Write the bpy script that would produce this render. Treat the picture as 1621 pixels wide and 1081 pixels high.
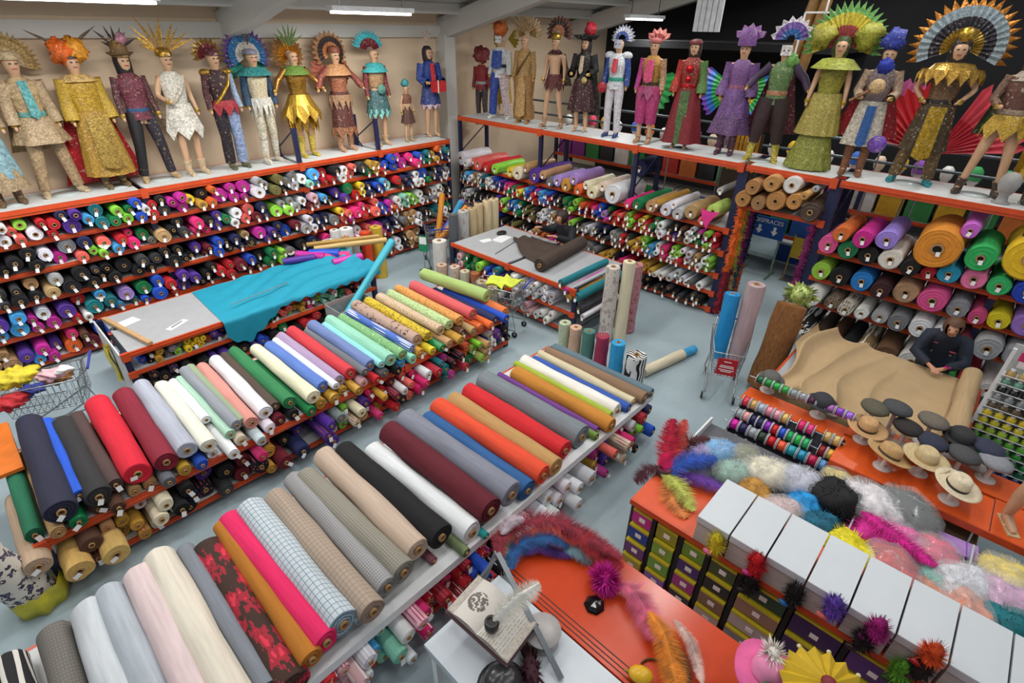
import bpy, math, random
from mathutils import Vector, Matrix
PI=math.pi
rnd=random.Random(11)
S=bpy.context.scene
for o in list(bpy.data.objects): bpy.data.objects.remove(o)
COL=S.collection
# ---------------------------------------------------------------- camera
CAM_H=4.7; FPX=824.8; YAW=.7475; PITCH=.5446; ROLL=-.0167
_f=Vector((math.cos(YAW)*math.cos(PITCH),math.sin(YAW)*math.cos(PITCH),-math.sin(PITCH)))
_r=_f.cross(Vector((0,0,1))).normalized(); _d=_f.cross(_r)
_R=math.cos(ROLL)*_r+math.sin(ROLL)*_d; _D=-math.sin(ROLL)*_r+math.cos(ROLL)*_d
cd=bpy.data.cameras.new('camera'); cam=bpy.data.objects.new('camera',cd); COL.objects.link(cam)
cd.sensor_width=36; cd.lens=FPX/1621*36; cd.clip_start=.05; cd.clip_end=200
m=Matrix.Identity(4)
for i in range(3): m[i][0]=_R[i]; m[i][1]=-_D[i]; m[i][2]=-_f[i]
m[2][3]=CAM_H; cam.matrix_world=m
S.camera=cam
# ---------------------------------------------------------------- world, exposure
w=bpy.data.worlds.new('world'); S.world=w; w.use_nodes=True
w.node_tree.nodes['Background'].inputs[0].default_value=(.86,.93,1,1)
w.node_tree.nodes['Background'].inputs[1].default_value=.42
vs=S.view_settings; vs.view_transform='Standard'; vs.look='None'; vs.gamma=1; vs.use_curve_mapping=False; vs.exposure=-.12
# ---------------------------------------------------------------- fluorescent lamps under the roof (x,y) of each fitting
LAMP_W=60
ROOF=lambda y:4.62+.235*(10.95-y)
LAMPS=[(5.75,8.55),(1.7,8.1),(-1.2,5.2),(1.4,5.2),(4.0,5.2),(6.6,5.2),(9.3,5.2),(-1.2,2.0),(1.4,2.0),(4.0,2.0),(6.6,2.0),(9.3,2.0),(1.4,-1.2),(4.0,-1.2),(6.6,-1.2),(9.3,-1.2),(12.6,7.6),(12.6,3.2),(12.6,.2),(1.7-3.6,8.3)]
def lamp_light(x,y,z,par=None,ox=0,oy=0):
    l=bpy.data.lights.new('fluorescent_light','AREA'); l.shape='RECTANGLE'; l.size=1.45; l.size_y=.2; l.energy=LAMP_W*(1.9 if y>7 and x<8 else .62 if (y<3 and x<5) else 1.5 if x>12 else .95); l.color=(1,.985,.95)
    o=bpy.data.objects.new('fluorescent_light',l); COL.objects.link(o); o.location=(ox,oy,z)
    if par: o.parent=par
    return o
# ---------------------------------------------------------------- helpers
def lin(c):
    c=c.lstrip('#'); v=[int(c[i:i+2],16)/255 for i in(0,2,4)]
    return tuple(((x+.055)/1.055)**2.4 if x>.04045 else x/12.92 for x in v)+(1,)
class G:
    """collects geometry for ONE mesh object"""
    def __init__(s): s.v=[]; s.f=[]; s.m=[]; s.s=[]
    def add(s,vs,fs,m=0,sm=False):
        n=len(s.v); s.v+=[tuple(v) for v in vs]
        for f in fs: s.f.append(tuple(i+n for i in f)); s.m.append(m); s.s.append(sm)
        return s
    def box(s,x0,x1,y0,y1,z0,z1,m=0):
        return s.add([(x,y,z) for z in(z0,z1) for y in(y0,y1) for x in(x0,x1)],[(0,2,3,1),(4,5,7,6),(0,1,5,4),(2,6,7,3),(0,4,6,2),(1,3,7,5)],m)
    def bar(s,a,b,w,h=None,m=0,up=(0,0,1)):
        a=Vector(a);b=Vector(b);d=(b-a).normalized();u=Vector(up)
        if abs(d.dot(u))>.98: u=Vector((0,1,0))
        sx=d.cross(u).normalized()*(w/2); sz=sx.cross(d).normalized()*((h or w)/2)
        return s.add([p+i*sx+j*sz for p in(a,b) for j in(-1,1) for i in(-1,1)],[(0,1,3,2),(4,6,7,5),(0,4,5,1),(2,3,7,6),(0,2,6,4),(1,5,7,3)],m)
    def tube(s,path,rad,n=8,m=0,cap=True,ex=1,ey=1,up=None):
        P=[Vector(p) for p in path]; k=len(P)
        R=rad if isinstance(rad,(list,tuple)) else [rad]*k
        T=[(P[min(i+1,k-1)]-P[max(i-1,0)]).normalized() for i in range(k)]
        u=Vector(up) if up else Vector((0,0,1))
        if abs(T[0].dot(u))>.95: u=Vector((1,0,0)) if abs(T[0].x)<.9 else Vector((0,1,0))
        V=[]; F=[]
        for i in range(k):
            a=(u-T[i]*u.dot(T[i])).normalized(); b=T[i].cross(a); u=a
            for j in range(n):
                t=2*PI*j/n; V.append(P[i]+a*(math.cos(t)*R[i]*ex)+b*(math.sin(t)*R[i]*ey))
        for i in range(k-1):
            for j in range(n):
                q=(j+1)%n; F.append((i*n+j,i*n+q,(i+1)*n+q,(i+1)*n+j))
        s.add(V,F,m,True)
        if cap:
            s.add(V[:n],[tuple(range(n))[::-1]],m); s.add(V[-n:],[tuple(range(n))],m)
        return s
    def lathe(s,prof,n=14,o=(0,0,0),m=0,sm=True,ax='z',ex=1,ey=1,wob=None):
        V=[];F=[];k=len(prof)
        for i,(r,z) in enumerate(prof):
            for j in range(n):
                t=2*PI*j/n; q=r*(wob(i,t) if wob else 1); x=math.cos(t)*q*ex; y=math.sin(t)*q*ey
                p=(x,y,z) if ax=='z' else ((x,z,-y) if ax=='y' else (z,x,y))
                V.append((p[0]+o[0],p[1]+o[1],p[2]+o[2]))
        for i in range(k-1):
            for j in range(n):
                q=(j+1)%n; F.append((i*n+j,i*n+q,(i+1)*n+q,(i+1)*n+j))
        return s.add(V,F,m,sm)
    def ball(s,c,r,n=10,k=6,m=0,sc=(1,1,1)):
        V=[];F=[]
        for i in range(k+1):
            a=PI*i/k
            for j in range(n):
                t=2*PI*j/n; V.append((c[0]+r*sc[0]*math.sin(a)*math.cos(t),c[1]+r*sc[1]*math.sin(a)*math.sin(t),c[2]-r*sc[2]*math.cos(a)))
        for i in range(k):
            for j in range(n):
                q=(j+1)%n; F.append((i*n+j,i*n+q,(i+1)*n+q,(i+1)*n+j))
        return s.add(V,F,m,True)
    def grid(s,fn,nu,nv,m=0,sm=True,thick=0):
        V=[Vector(fn(i/nu,j/nv)) for j in range(nv+1) for i in range(nu+1)]
        F=[(j*(nu+1)+i,j*(nu+1)+i+1,(j+1)*(nu+1)+i+1,(j+1)*(nu+1)+i) for j in range(nv) for i in range(nu)]
        s.add(V,F,m,sm)
        if thick:
            V2=[v-Vector((0,0,thick)) for v in V]; s.add(V2,[f[::-1] for f in F],m,sm)
            rim=[i for i in range(nu+1)]+[j*(nu+1)+nu for j in range(1,nv+1)]+[nv*(nu+1)+i for i in range(nu-1,-1,-1)]+[j*(nu+1) for j in range(nv-1,0,-1)]
            k=len(rim); W=[V[i] for i in rim]+[V2[i] for i in rim]
            s.add(W,[(i,(i+1)%k,k+(i+1)%k,k+i) for i in range(k)],m,sm)
        return s
    def prism(s,pts,o,ux,uy,t,m=0):
        """flat outline pts (a,b) in the plane o+a*ux+b*uy, thickness t"""
        ux=Vector(ux);uy=Vector(uy);n=ux.cross(uy).normalized()*t/2;o=Vector(o);k=len(pts)
        V=[o+a*ux+b*uy+n for a,b in pts]+[o+a*ux+b*uy-n for a,b in pts]
        return s.add(V,[tuple(range(k)),tuple(range(2*k-1,k-1,-1))]+[(i,i+k,(i+1)%k+k,(i+1)%k) for i in range(k)],m)
    def xf(s,M): s.v=[tuple(M@Vector(v)) for v in s.v]; return s
    def mesh(s,name,mats):
        me=bpy.data.meshes.new(name); me.from_pydata(s.v,[],s.f)
        for x in(mats if isinstance(mats,(list,tuple)) else [mats]): me.materials.append(x)
        me.polygons.foreach_set('material_index',s.m); me.polygons.foreach_set('use_smooth',s.s); me.update()
        return me
def ob(name,data,par=None,loc=(0,0,0),rot=(0,0,0),sc=(1,1,1),color=None):
    o=bpy.data.objects.new(name,data); COL.objects.link(o); o.location=loc; o.rotation_euler=rot; o.scale=sc
    if par: o.parent=par
    if color: o.color=color
    return o
def tag(o,label,cat,group=None):
    o['label']=label; o['category']=cat
    if group: o['group']=group
    return o
def thing(name,label,cat,loc=(0,0,0),rz=0,group=None):
    o=ob(name,None,None,loc,(0,0,rz)); o.empty_display_size=.1; return tag(o,label,cat,group)
def part(name,g,mats,par=None,color=None,loc=(0,0,0),rot=(0,0,0),sc=(1,1,1)):
    return ob(name,g.mesh(name,mats) if isinstance(g,G) else g,par,loc,rot,sc,color)
def struct(name,g,mats,par=None):
    o=part(name,g,mats,par)
    if not par: o['kind']='structure'
    return o
# ---------------------------------------------------------------- materials
MC={}
def nodes(name):
    mt=bpy.data.materials.new(name); mt.use_nodes=True; nt=mt.node_tree; return mt,nt,nt.nodes['Principled BSDF']
def N(nt,t,ins=None,**kw):
    n=nt.nodes.new(t)
    for k,v in kw.items(): setattr(n,k,v)
    for k,v in (ins or {}).items():
        if isinstance(v,bpy.types.NodeSocket): nt.links.new(v,n.inputs[k])
        else: n.inputs[k].default_value=v
    return n
def MT(nt,op,a,b=0.):
    return N(nt,'ShaderNodeMath',{0:a,1:b},operation=op).outputs[0]
def MIX(nt,f,a,b,bt='MIX'):
    return N(nt,'ShaderNodeMix',{0:f,6:a,7:b},data_type='RGBA',blend_type=bt).outputs[2]
def RAMP(nt,f,a,b):
    n=N(nt,'ShaderNodeMapRange',{0:f,1:a,2:b}); return n.outputs[0]
def coords(nt): return N(nt,'ShaderNodeTexCoord').outputs['Object']
def noise(nt,v,sc,det=2.): return N(nt,'ShaderNodeTexNoise',{'Vector':v,'Scale':sc,'Detail':det}).outputs[0]
def bump(nt,p,h,st=.3,dist=.01):
    b=N(nt,'ShaderNodeBump',{'Strength':st,'Distance':dist,'Height':h}); nt.links.new(b.outputs[0],p.inputs['Normal'])
def M(c,rough=.6,metal=0.,var=.12,nsc=9.,em=0,alpha=1,coat=0,spec=.5):
    """plain coloured material with a little mottling; c = hex or 'obj' for the object's own colour"""
    k=(c,rough,metal,var,nsc,em,alpha,coat,spec)
    if k in MC: return MC[k]
    mt,nt,p=nodes('mat_'+c); v=coords(nt)
    col=N(nt,'ShaderNodeObjectInfo').outputs['Color'] if c=='obj' else None
    f=RAMP(nt,noise(nt,v,nsc,3.),.3,.7); f=MT(nt,'MULTIPLY_ADD',f,var*2); f.node.inputs[2].default_value=1-var
    gs=N(nt,'ShaderNodeCombineColor',{0:f,1:f,2:f}).outputs[0]
    base=MIX(nt,1.,col if col else lin(c),gs,'MULTIPLY')
    nt.links.new(base,p.inputs['Base Color'])
    p.inputs['Roughness'].default_value=rough; p.inputs['Metallic'].default_value=metal; p.inputs['Specular IOR Level'].default_value=spec
    if coat: p.inputs['Coat Weight'].default_value=coat
    if alpha<1: p.inputs['Alpha'].default_value=alpha
    if em: p.inputs['Emission Color'].default_value=lin(c); p.inputs['Emission Strength'].default_value=em
    MC[k]=mt; return mt
def PATM(name,fn,rough=.8,bs=.25):
    """patterned material: fn(nt,vec) -> colour socket"""
    if name in MC: return MC[name]
    mt,nt,p=nodes(name); v=coords(nt); nt.links.new(fn(nt,v),p.inputs['Base Color']); p.inputs['Roughness'].default_value=rough
    bump(nt,p,noise(nt,v,60.,2.),bs,.004); MC[name]=mt; return mt
def OC(nt): return N(nt,'ShaderNodeObjectInfo').outputs['Color']
def weave(nt,v,col,a=.12):
    f=RAMP(nt,noise(nt,v,4.,3.),.25,.75); f=MT(nt,'MULTIPLY_ADD',f,a*2); f.node.inputs[2].default_value=1-a
    return MIX(nt,1.,col,N(nt,'ShaderNodeCombineColor',{0:f,1:f,2:f}).outputs[0],'MULTIPLY')
def cyl(nt,v):
    """(angle*radius, y) of a roll whose axis is local Y; unit mesh"""
    s=N(nt,'ShaderNodeSeparateXYZ',{0:v}).outputs
    return MT(nt,'ARCTAN2',s[0],s[2]),s[1]
def stripes(nt,x,freq,duty=.5):
    return MT(nt,'LESS_THAN',MT(nt,'FRACT',MT(nt,'MULTIPLY',x,freq)),duty)
def p_fabric(nt,v): return weave(nt,v,OC(nt))
def p_check(dark,fa,fy,duty,amt=.55):
    def f(nt,v):
        a,y=cyl(nt,v); q=MT(nt,'MAXIMUM',stripes(nt,a,fa,duty),stripes(nt,y,fy,duty))
        return weave(nt,v,MIX(nt,MT(nt,'MULTIPLY',q,amt),OC(nt),lin(dark)),.05)
    return f
def p_stripe(dark,fa,duty=.4,along=True):
    def f(nt,v):
        a,y=cyl(nt,v); return weave(nt,v,MIX(nt,stripes(nt,a if along else y,fa,duty),OC(nt),lin(dark)),.08)
    return f
def vec_cyl(nt,v,sa,sy):
    a,y=cyl(nt,v); return N(nt,'ShaderNodeCombineXYZ',{0:MT(nt,'MULTIPLY',a,sa),1:MT(nt,'MULTIPLY',y,sy)}).outputs[0]
def p_blobs(c1,c2,sa=1.2,sy=8.,sc=1.6,t=.35):
    def f(nt,v):
        q=vec_cyl(nt,v,sa,sy); q2=N(nt,'ShaderNodeVectorMath',{0:q,1:N(nt,'ShaderNodeTexNoise',{'Vector':q,'Scale':3.}).outputs['Color']},operation='ADD').outputs[0]
        d=N(nt,'ShaderNodeTexVoronoi',{'Vector':q2,'Scale':sc}); 
        k=MT(nt,'LESS_THAN',d.outputs['Distance'],t); k2=MT(nt,'LESS_THAN',d.outputs['Distance'],t*.55)
        return MIX(nt,k2,MIX(nt,k,OC(nt),lin(c1)),lin(c2))
    return f
def p_dots(c1,sc=5.,t=.3):
    def f(nt,v):
        d=N(nt,'ShaderNodeTexVoronoi',{'Vector':v,'Scale':sc,'Randomness':.3}).outputs['Distance']
        return MIX(nt,MT(nt,'LESS_THAN',d,t),OC(nt),lin(c1))
    return f
def p_zebra(c1,sc=3.,dist=6.):
    def f(nt,v):
        wv=N(nt,'ShaderNodeTexWave',{'Vector':v,'Scale':sc,'Distortion':dist,'Detail':1.}).outputs['Fac']
        return MIX(nt,MT(nt,'LESS_THAN',wv,.5),OC(nt),lin(c1))
    return f
def p_speck(c1,sc=40.,t=.5):
    def f(nt,v): return MIX(nt,MT(nt,'GREATER_THAN',noise(nt,v,sc,2.),t),OC(nt),lin(c1))
    return f
FAB=PATM('fabric',p_fabric,.85)
FABS=PATM('satin_fabric',p_fabric,.38)
PATS={'':FAB,'satin':FABS,
 'floral_red':PATM('floral_red',p_blobs('a01a30','d83048',1.1,5.,1.3,.5)),
 'gingham':PATM('gingham',p_check('5f7c94',3.1,30.,.13,.85)),'gingham_fine':PATM('gingham_fine',p_check('8d9499',4.,44.,.45,.5)),
 'beige_check':PATM('beige_check',p_check('8a5f50',3.2,36.,.14,.6)),'grey_check':PATM('grey_check',p_check('4a4a50',5.1,64.,.4,.5)),
 'tweed':PATM('tweed',p_check('55504a',6.,50.,.5,.5)),
 'leaf':PATM('leaf',p_blobs('3b3644','6b5f86',1.4,9.,1.6,.42)),'damask':PATM('damask',p_blobs('5f9a5c','bfe0a8',1.,10.,1.7,.4)),
 'small_floral':PATM('small_floral',p_blobs('86a05a','c98a7a',1.8,16.,2.4,.4)),'yellow_black':PATM('yellow_black',p_blobs('3a2c12','8a6a20',1.6,16.,2.2,.34)),
 'orange_leaf':PATM('orange_leaf',p_blobs('c07830','8a5a28',1.6,14.,2.2,.36)),'dashes':PATM('dashes',p_blobs('4a3428','6b4a3a',.7,12.,1.7,.26)),
 'polka':PATM('polka',p_dots('f4f0ee',1.6,.28)),'zebra':PATM('zebra',p_zebra('18181c',.9,7.)),'leopard':PATM('leopard',p_dots('3a2a20',3.,.3)),
 'print_pink':PATM('print_pink',p_dots('b05068',2.2,.25)),'print_blue':PATM('print_blue',p_dots('f2f4fa',2.4,.3)),'camo':PATM('camo',p_speck('efece6',1.8,.52)),
 'dark_print':PATM('dark_print',p_speck('7a5a38',2.,.56)),'toile':PATM('toile',p_blobs('9b8f8c','b7a59c',1.2,7.,1.7,.36)),'rose_toile':PATM('rose_toile',p_blobs('8e3c44','d9b0b0',1.2,8.,1.8,.4))}
ORANGE=M('c94c22',.42,0,.1); NAVY=M('1c2347',.45,0,.1); BOARD=M('cfd2d2',.55,0,.05); GREYTOP=M('a6a8ac',.45,0,.04)
WHITE=M('e6e8ea',.45,0,.03); CARD=M('a98356',.8); TAGW=M('f2f2f0',.6,0,.02); BLACK=M('101114',.5); CHROME=M('b9bec2',.25,.9,.05); DARK=M('1a1a1e',.7)
SKINM=M('c99f80',.4,0,.05); PAL={}
PN={'W':('white','e4e6ea'),'S':('silver grey','b4b8bd'),'G':('grey','74787e'),'K':('black','15151a'),'D':('charcoal','3a3b40'),'N':('navy','1d2550'),'B':('royal blue','1f4fc0'),'b':('sky blue','4aa3dd'),
 'T':('teal','17727c'),'t':('mint green','93d8c3'),'E':('emerald green','137a45'),'g':('lime green','8fd545'),'O':('olive','6b6a3a'),'Y':('yellow','e8cd2e'),'y':('gold','c79a3a'),'o':('orange','e0672a'),'c':('coral','ee6a62'),
 'R':('red','c5202c'),'r':('burgundy','6d1526'),'P':('hot pink','e8307e'),'p':('pale pink','e4b3bd'),'M':('magenta','c12a9a'),'V':('violet','523091'),'l':('lilac','a98cd2'),'H':('brown','5a3a2c'),'h':('tan','bb9468'),'C':('cream','e2d8bd')}
CN={k:v[0] for k,v in PN.items()}; CC={k:lin(v[1]) for k,v in PN.items()}
def jit(c,a=.18):
    k=1+rnd.uniform(-a,a); return tuple(min(1,max(0,x*k*(1+rnd.uniform(-.06,.06)))) for x in c[:3])+(1,)
def ordn(n): return '%d%s'%(n,'th' if 10<=n%100<=20 else {1:'st',2:'nd',3:'rd'}.get(n%10,'th'))
# ================================================================ setting
def floor_mat():
    mt,nt,p=nodes('resin_floor'); v=coords(nt)
    f=RAMP(nt,noise(nt,v,.35,3.),.35,.65); c=MIX(nt,f,lin('94a6ae'),lin('a9bac1'))
    f2=RAMP(nt,noise(nt,v,14.,3.),.4,.8); c=MIX(nt,MT(nt,'MULTIPLY',f2,.12),c,lin('7d8c94'))
    nt.links.new(c,p.inputs['Base Color']); p.inputs['Roughness'].default_value=.62; p.inputs['Specular IOR Level'].default_value=.3
    bump(nt,p,noise(nt,v,40.,2.),.04,.003); return mt
def wall_mat(name,a,b):
    mt,nt,p=nodes(name); v=coords(nt); f=RAMP(nt,noise(nt,v,.6,4.),.3,.7)
    nt.links.new(MIX(nt,f,lin(a),lin(b)),p.inputs['Base Color']); p.inputs['Roughness'].default_value=.85
    bump(nt,p,noise(nt,v,60.,3.),.1,.004); return mt
struct('floor',G().box(-7,22,-8,11.2,-.2,0),floor_mat())
struct('wall_left',G().box(-7,22,10.95,11.2,0,5.05),wall_mat('cream_plaster','dcc3a4','e3ccb0'))
struct('wall_back',G().box(16,16.2,-8,10.95,0,8),wall_mat('dark_curtain_wall','0d0d10','18171b'))
g=G(); g.box(12.9,16,3.5,8.4,4.3,4.45); struct('trim_3',g,M('0e0e11',.9))
# sloping roof of sheet panels with purlins and rafters
rg=G(); rg.add([(-7,10.95,ROOF(10.95)+.3),(22,10.95,ROOF(10.95)+.3),(22,-8,ROOF(-8)+.3),(-7,-8,ROOF(-8)+.3),(-7,10.95,ROOF(10.95)+.4),(22,10.95,ROOF(10.95)+.4),(22,-8,ROOF(-8)+.4),(-7,-8,ROOF(-8)+.4)],[(0,1,2,3),(7,6,5,4),(0,4,5,1),(3,2,6,7),(0,3,7,4),(1,5,6,2)])
ceil=struct('ceiling',rg,wall_mat('roof_sheet','b0b0ac','bcbcb8'))
RAFT=wall_mat('painted_concrete','c4c2bc','d0cec8')
for y in (10.2,9.0,7.8,6.6,5.4): part('purlin',G().bar((-7,y,ROOF(y)+.2),(22,y,ROOF(y)+.2),.09,.2),RAFT,ceil)
for x in (-.6,4.3,9.2,14.1): part('rafter',G().bar((x,10.95,ROOF(10.95)-.02),(x,-6,ROOF(-6)-.02),.26,.42),RAFT,ceil)
struct('trim_1',G().box(-7,9.1,10.83,10.95,4.45,4.68),RAFT)
struct('trim_2',G().box(9.0,9.32,10.62,10.95,0,4.5),RAFT)
# ceiling lamps
for i,(x,y) in enumerate(LAMPS):
    z=ROOF(y)-.02 if i else 4.83
    if y>7: z=min(z,4.86)
    t=thing('ceiling_lamp',('long white fluorescent lamp fitting under the roof above the costume mannequins' if i==0 else 'white fluorescent lamp fitting, %s of those hung under the roof'%ordn(i+1)),'lamp',(x,y,z),0,'fluorescent lamps under the roof')
    part('housing',G().box(-.78,.78,-.09,.09,.03,.1),M('dfe3e4',.5),t)
    for sx in(-.6,.6): part('hanger',G().bar((sx,0,.1),(sx,0,.55),.015),CHROME,t)
    for sy in(-.04,.04): part('tube_lamp',G().tube([(-.74,sy,.01),(.74,sy,.01)],.017,8),M('ffffff',.5,0,0,em=9),t)
    lamp_light(x,y,-.03,t)
# ================================================================ racks
def rack(name,label,axis,f,b,a0,a1,levels,posts,tall=(),top=None,lab=None,beamh=.1,boardm=None,nolev=(),braces=True):
    """pallet racking; axis 'x': runs along x with its front at y=f and back y=b; axis 'y': runs along y, front x=f"""
    t=thing(name,label,'rack')
    def bx(g,p0,p1,q0,q1,z0,z1):
        q0,q1=min(q0,q1),max(q0,q1); return g.box(p0,p1,q0,q1,z0,z1) if axis=='x' else g.box(q0,q1,p0,p1,z0,z1)
    sg=1 if b>f else -1; top=top or levels[-1]
    for i,p in enumerate(posts):
        h=top+(.62 if i in tall else 0)
        part('post',bx(G(),p-.04,p+.04,f+sg*.005,f+sg*.075,0,h),NAVY,t); part('post',bx(G(),p-.04,p+.04,b-sg*.075,b-sg*.005,0,h),NAVY,t)
        if braces:
            g=G()
            for k in range(int(h/.6)):
                z0=.15+k*.6; qa,qb=(f+sg*.04,b-sg*.04) if k%2 else (b-sg*.04,f+sg*.04)
                P=lambda q,z:(p,q,z) if axis=='x' else (q,p,z)
                g.bar(P(qa,z0),P(qb,min(h-.02,z0+.6)),.02)
            part('brace',g,NAVY,t)
    bh0=beamh
    for z in levels:
        if z in nolev: continue
        beamh=bh0 if z==levels[-1] else bh0*.7
        for p0,p1 in zip(posts[:-1],posts[1:]):
            for q,sgn in((f,-1),(b,1)):
                qa=q-sg*.02 if q==f else q-sg*.02; 
                g=bx(G(),p0+.002,p1-.002,(f-sg*.03) if q==f else (b-sg*.0),(f+sg*.0) if q==f else (b+sg*.03),z-beamh,z); 
                g=bx(g,p0+.002,p1-.002,(f-sg*.042) if q==f else b,(f-sg*.03) if q==f else b+sg*.03,z-beamh*.62,z-beamh*.38)
                part('beam',g,ORANGE,t)
            if p0==posts[0] or True:
                part('beam_clip',bx(G(),p0-.05,p0+.05,f-sg*.048,f-sg*.0,z-beamh*1.35,z+.01),ORANGE,t)
            part('shelf_board',bx(G(),p0+.045,p1-.045,f+sg*.002,b-sg*.002,z-.03,z),boardm or BOARD,t)
    return t
# ---- unit meshes for bolts and rolls
def bolt_mesh(r,L,core,seed,tagc=True,seg=14,mats=None,spiral=True):
    q=random.Random(seed); g=G(); ph=q.uniform(0,6); w=lambda i,t:1+.03*math.sin(2*t+ph)+.02*math.sin(5*t+ph*2)
    g.lathe([(r*.93,0),(r,.012),(r*1.0,.1),(r*.985,L*.5),(r,L-.02),(r*.9,L)],seg,ax='y',wob=w)
    k=4; pr=[(r*.93,0)]
    for i in range(1,k+1):
        rr=r*.93+(core*1.2-r*.93)*i/k; pr+=[(rr+.004,q.uniform(-.004,.012)*(1 if i<k else .3)),(rr,q.uniform(-.004,.012)*(1 if i<k else .3))]
    g.lathe(pr[::-1],seg,ax='y',sm=False,wob=w)
    g.lathe([(r*.9,L),(.001,L)],seg,ax='y',sm=False)
    g.lathe([(core*.72,.05),(core*.72,-.012),(core,-.012),(core,.02)][::-1],seg,ax='y',m=1,sm=False)
    g.lathe([(core*.72,.05),(.0005,.05)][::-1],seg,ax='y',m=2,sm=False)  # black disc inside the core: shade of the hollow put in as colour
    if tagc:
        a=q.uniform(-.25,.25); x=q.uniform(-.4,.4)*core; h=.06; wd=.042; d=-.02
        g.bar((x,-.008,core*.4),(x+.005,d-.004,-core-.0),.002,m=3)
        g.prism([(-wd/2,0),(wd/2,0),(wd/2,-h),(-wd/2,-h)],(x,d-.004,-core),(math.cos(a),math.sin(a)*.5,0),(0,.12,1),.0016,m=3)
    return g.mesh('bolt',mats or [FAB,CARD,BLACK,TAGW])
RAD=(.045,.055,.065,.075,.09,.11,.13)
BOLT={}
def bolt(r,L,mat='',tagc=True):
    k=(r,L,mat,tagc,rnd.randint(0,2))
    if k not in BOLT: BOLT[k]=bolt_mesh(r,L,min(.028,r*.42),len(BOLT)+3,tagc,mats=[PATS[mat],CARD,BLACK,TAGW])
    return BOLT[k]
def drop(x,r,base,cs):
    z=base+r
    for cx,cz,cr in cs:
        d=abs(cx-x); s=(r+cr)*1.015
        if d<s: z=max(z,cz+math.sqrt(s*s-d*d))
    return z
def pile(x0,x1,base,top,radii,limit=999,fails=14,q=rnd):
    """circles resting on a shelf and on each other, none overlapping"""
    cs=[]; bad=0
    while bad<fails and len(cs)<limit:
        r=q.choice(radii); best=None
        for k in range(46):
            x=q.uniform(x0+r,x1-r); z=drop(x,r,base,cs)
            if best is None or z<best[1]-1e-4: best=(x,z)
        if best[1]+r<=top: cs.append((best[0],best[1],r))
        else: bad+=1
    return cs
def seqcol(zones,a):
    for a0,a1,s in zones:
        if min(a0,a1)<=a<max(a0,a1):
            k=(a-a0)/(a1-a0)*len(s)+rnd.uniform(-.45,.45); return s[max(0,min(len(s)-1,int(k)))]
    return zones[-1][2][-1]
# ---------------------------------------------------------------- left rack against the cream wall
LY=9.95
LPOST=[-3.0,-.55,2.05,4.72,6.5,8.42]
rack('pallet_rack','long orange and navy pallet rack full of fabric bolts along the cream wall','x',LY,10.85,-3,8.42,[.12,.62,1.09,1.53,1.95,2.4],LPOST,tall=(3,4))
LZ=[(.12,.53),(.62,1.0),(1.09,1.44),(1.53,1.86),(1.95,2.29)]
LN=['bottom','fourth','third','second','top']
LSEQ=[[(-1.2,.2,'bVKPhVbM'),(.2,1.0,'VMoPHrNBcK'),(1,4.5,'KNRrVKBEgoK'),(4.5,8.5,'KGRrENTHWKhKNKrK')],
 [(-1.2,.2,'PWhVbM'),(.2,2,'WMlVRRWTbTbVlTBEgBRR'),(2,4.5,'BVKKRrBKEgGK'),(4.5,8.5,'NKPrPWcBMNWGhWKTGWE')],
 [(-1.2,0,'SKKhK'),(0,2.2,'KKhSbKKKKKKKKDKK'),(2.2,4.2,'KKVrBKNhKMVNB'),(4.2,6,'hrSWWNbGYcMPPR'),(6,8.5,'PcBMoWtgPWGHWCKS')],
 [(-1.2,0,'WDKM'),(0,2.2,'KKKKKRWMGcNgcRbRPNEGyh'),(2.2,4.2,'KKPPKVETWcrRNgS'),(4.2,6,'gSWrpbMKVTERY'),(6,8.5,'NNBbtRHNNWBEKNWGS')],
 [(-1.2,0,'WGW'),(0,2.2,'WWWccgWWRRlNVMbTTEEgEKBWRK'),(2.2,4.2,'KMMBYyKooMMEMWWSSTO'),(4.2,6,'KGGSWtbbRRKgWWcPK'),(6,8.5,'EyyRBBMMMPBTEyoNTB')]]
PM={k:M(v[1],.8) for k,v in PN.items()}
class Pack:
    """bolts beyond the 300 largest, joined"""
    def __init__(s): s.g=G(); s.mats=[PM[k] for k in CC]+[CARD,BLACK,TAGW]; s.ix={k:i for i,k in enumerate(CC)}
    def add(s,me,M4,k):
        n=len(CC); off=len(s.g.v); s.g.v+=[tuple(M4@v.co) for v in me.vertices]
        for p in me.polygons:
            s.g.f.append(tuple(i+off for i in p.vertices)); s.g.m.append(s.ix[k] if p.material_index==0 else n+p.material_index-1); s.g.s.append(p.use_smooth)
def fill(cfg,nmax,pose,mk):
    """cfg: [(level name, circles, colour zones)]; the nmax thickest bolts become objects, the rest one packed mesh"""
    allc=[]
    for name,cs,zones,sgn in cfg:
        cs.sort(key=lambda c:sgn*c[0])
        for i,c in enumerate(cs): allc.append((c,name,i+1,zones))
    keep=set(id(a) for a in sorted(allc,key=lambda a:-a[0][2])[:nmax]); pk=Pack()
    for a in allc:
        (x,z,r),name,i,zones=a; k=seqcol(zones,x); pat=''
        if k=='K' and rnd.random()<.12: k='D'
        if rnd.random()<.1: pat=rnd.choice(('satin','dark_print','camo'))
        loc,rot,L=pose(x,z,r)
        me=bolt(r,L,pat,rnd.random()<.8)
        if id(a) in keep: mk(me,loc,rot,k,i,name)
        else:
            from mathutils import Euler
            pk.add(me,Matrix.Translation(loc)@Euler(rot).to_matrix().to_4x4(),k)
    return pk
def mkL(me,loc,rot,k,i,name):
    tag(ob('fabric_bolt',me,None,loc,rot,color=jit(CC[k])),'%s fabric bolt, %s from the corner, %s shelf of cream wall rack'%(CN[k],ordn(i),name),'fabric bolt','fabric bolts on the cream wall rack')
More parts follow.
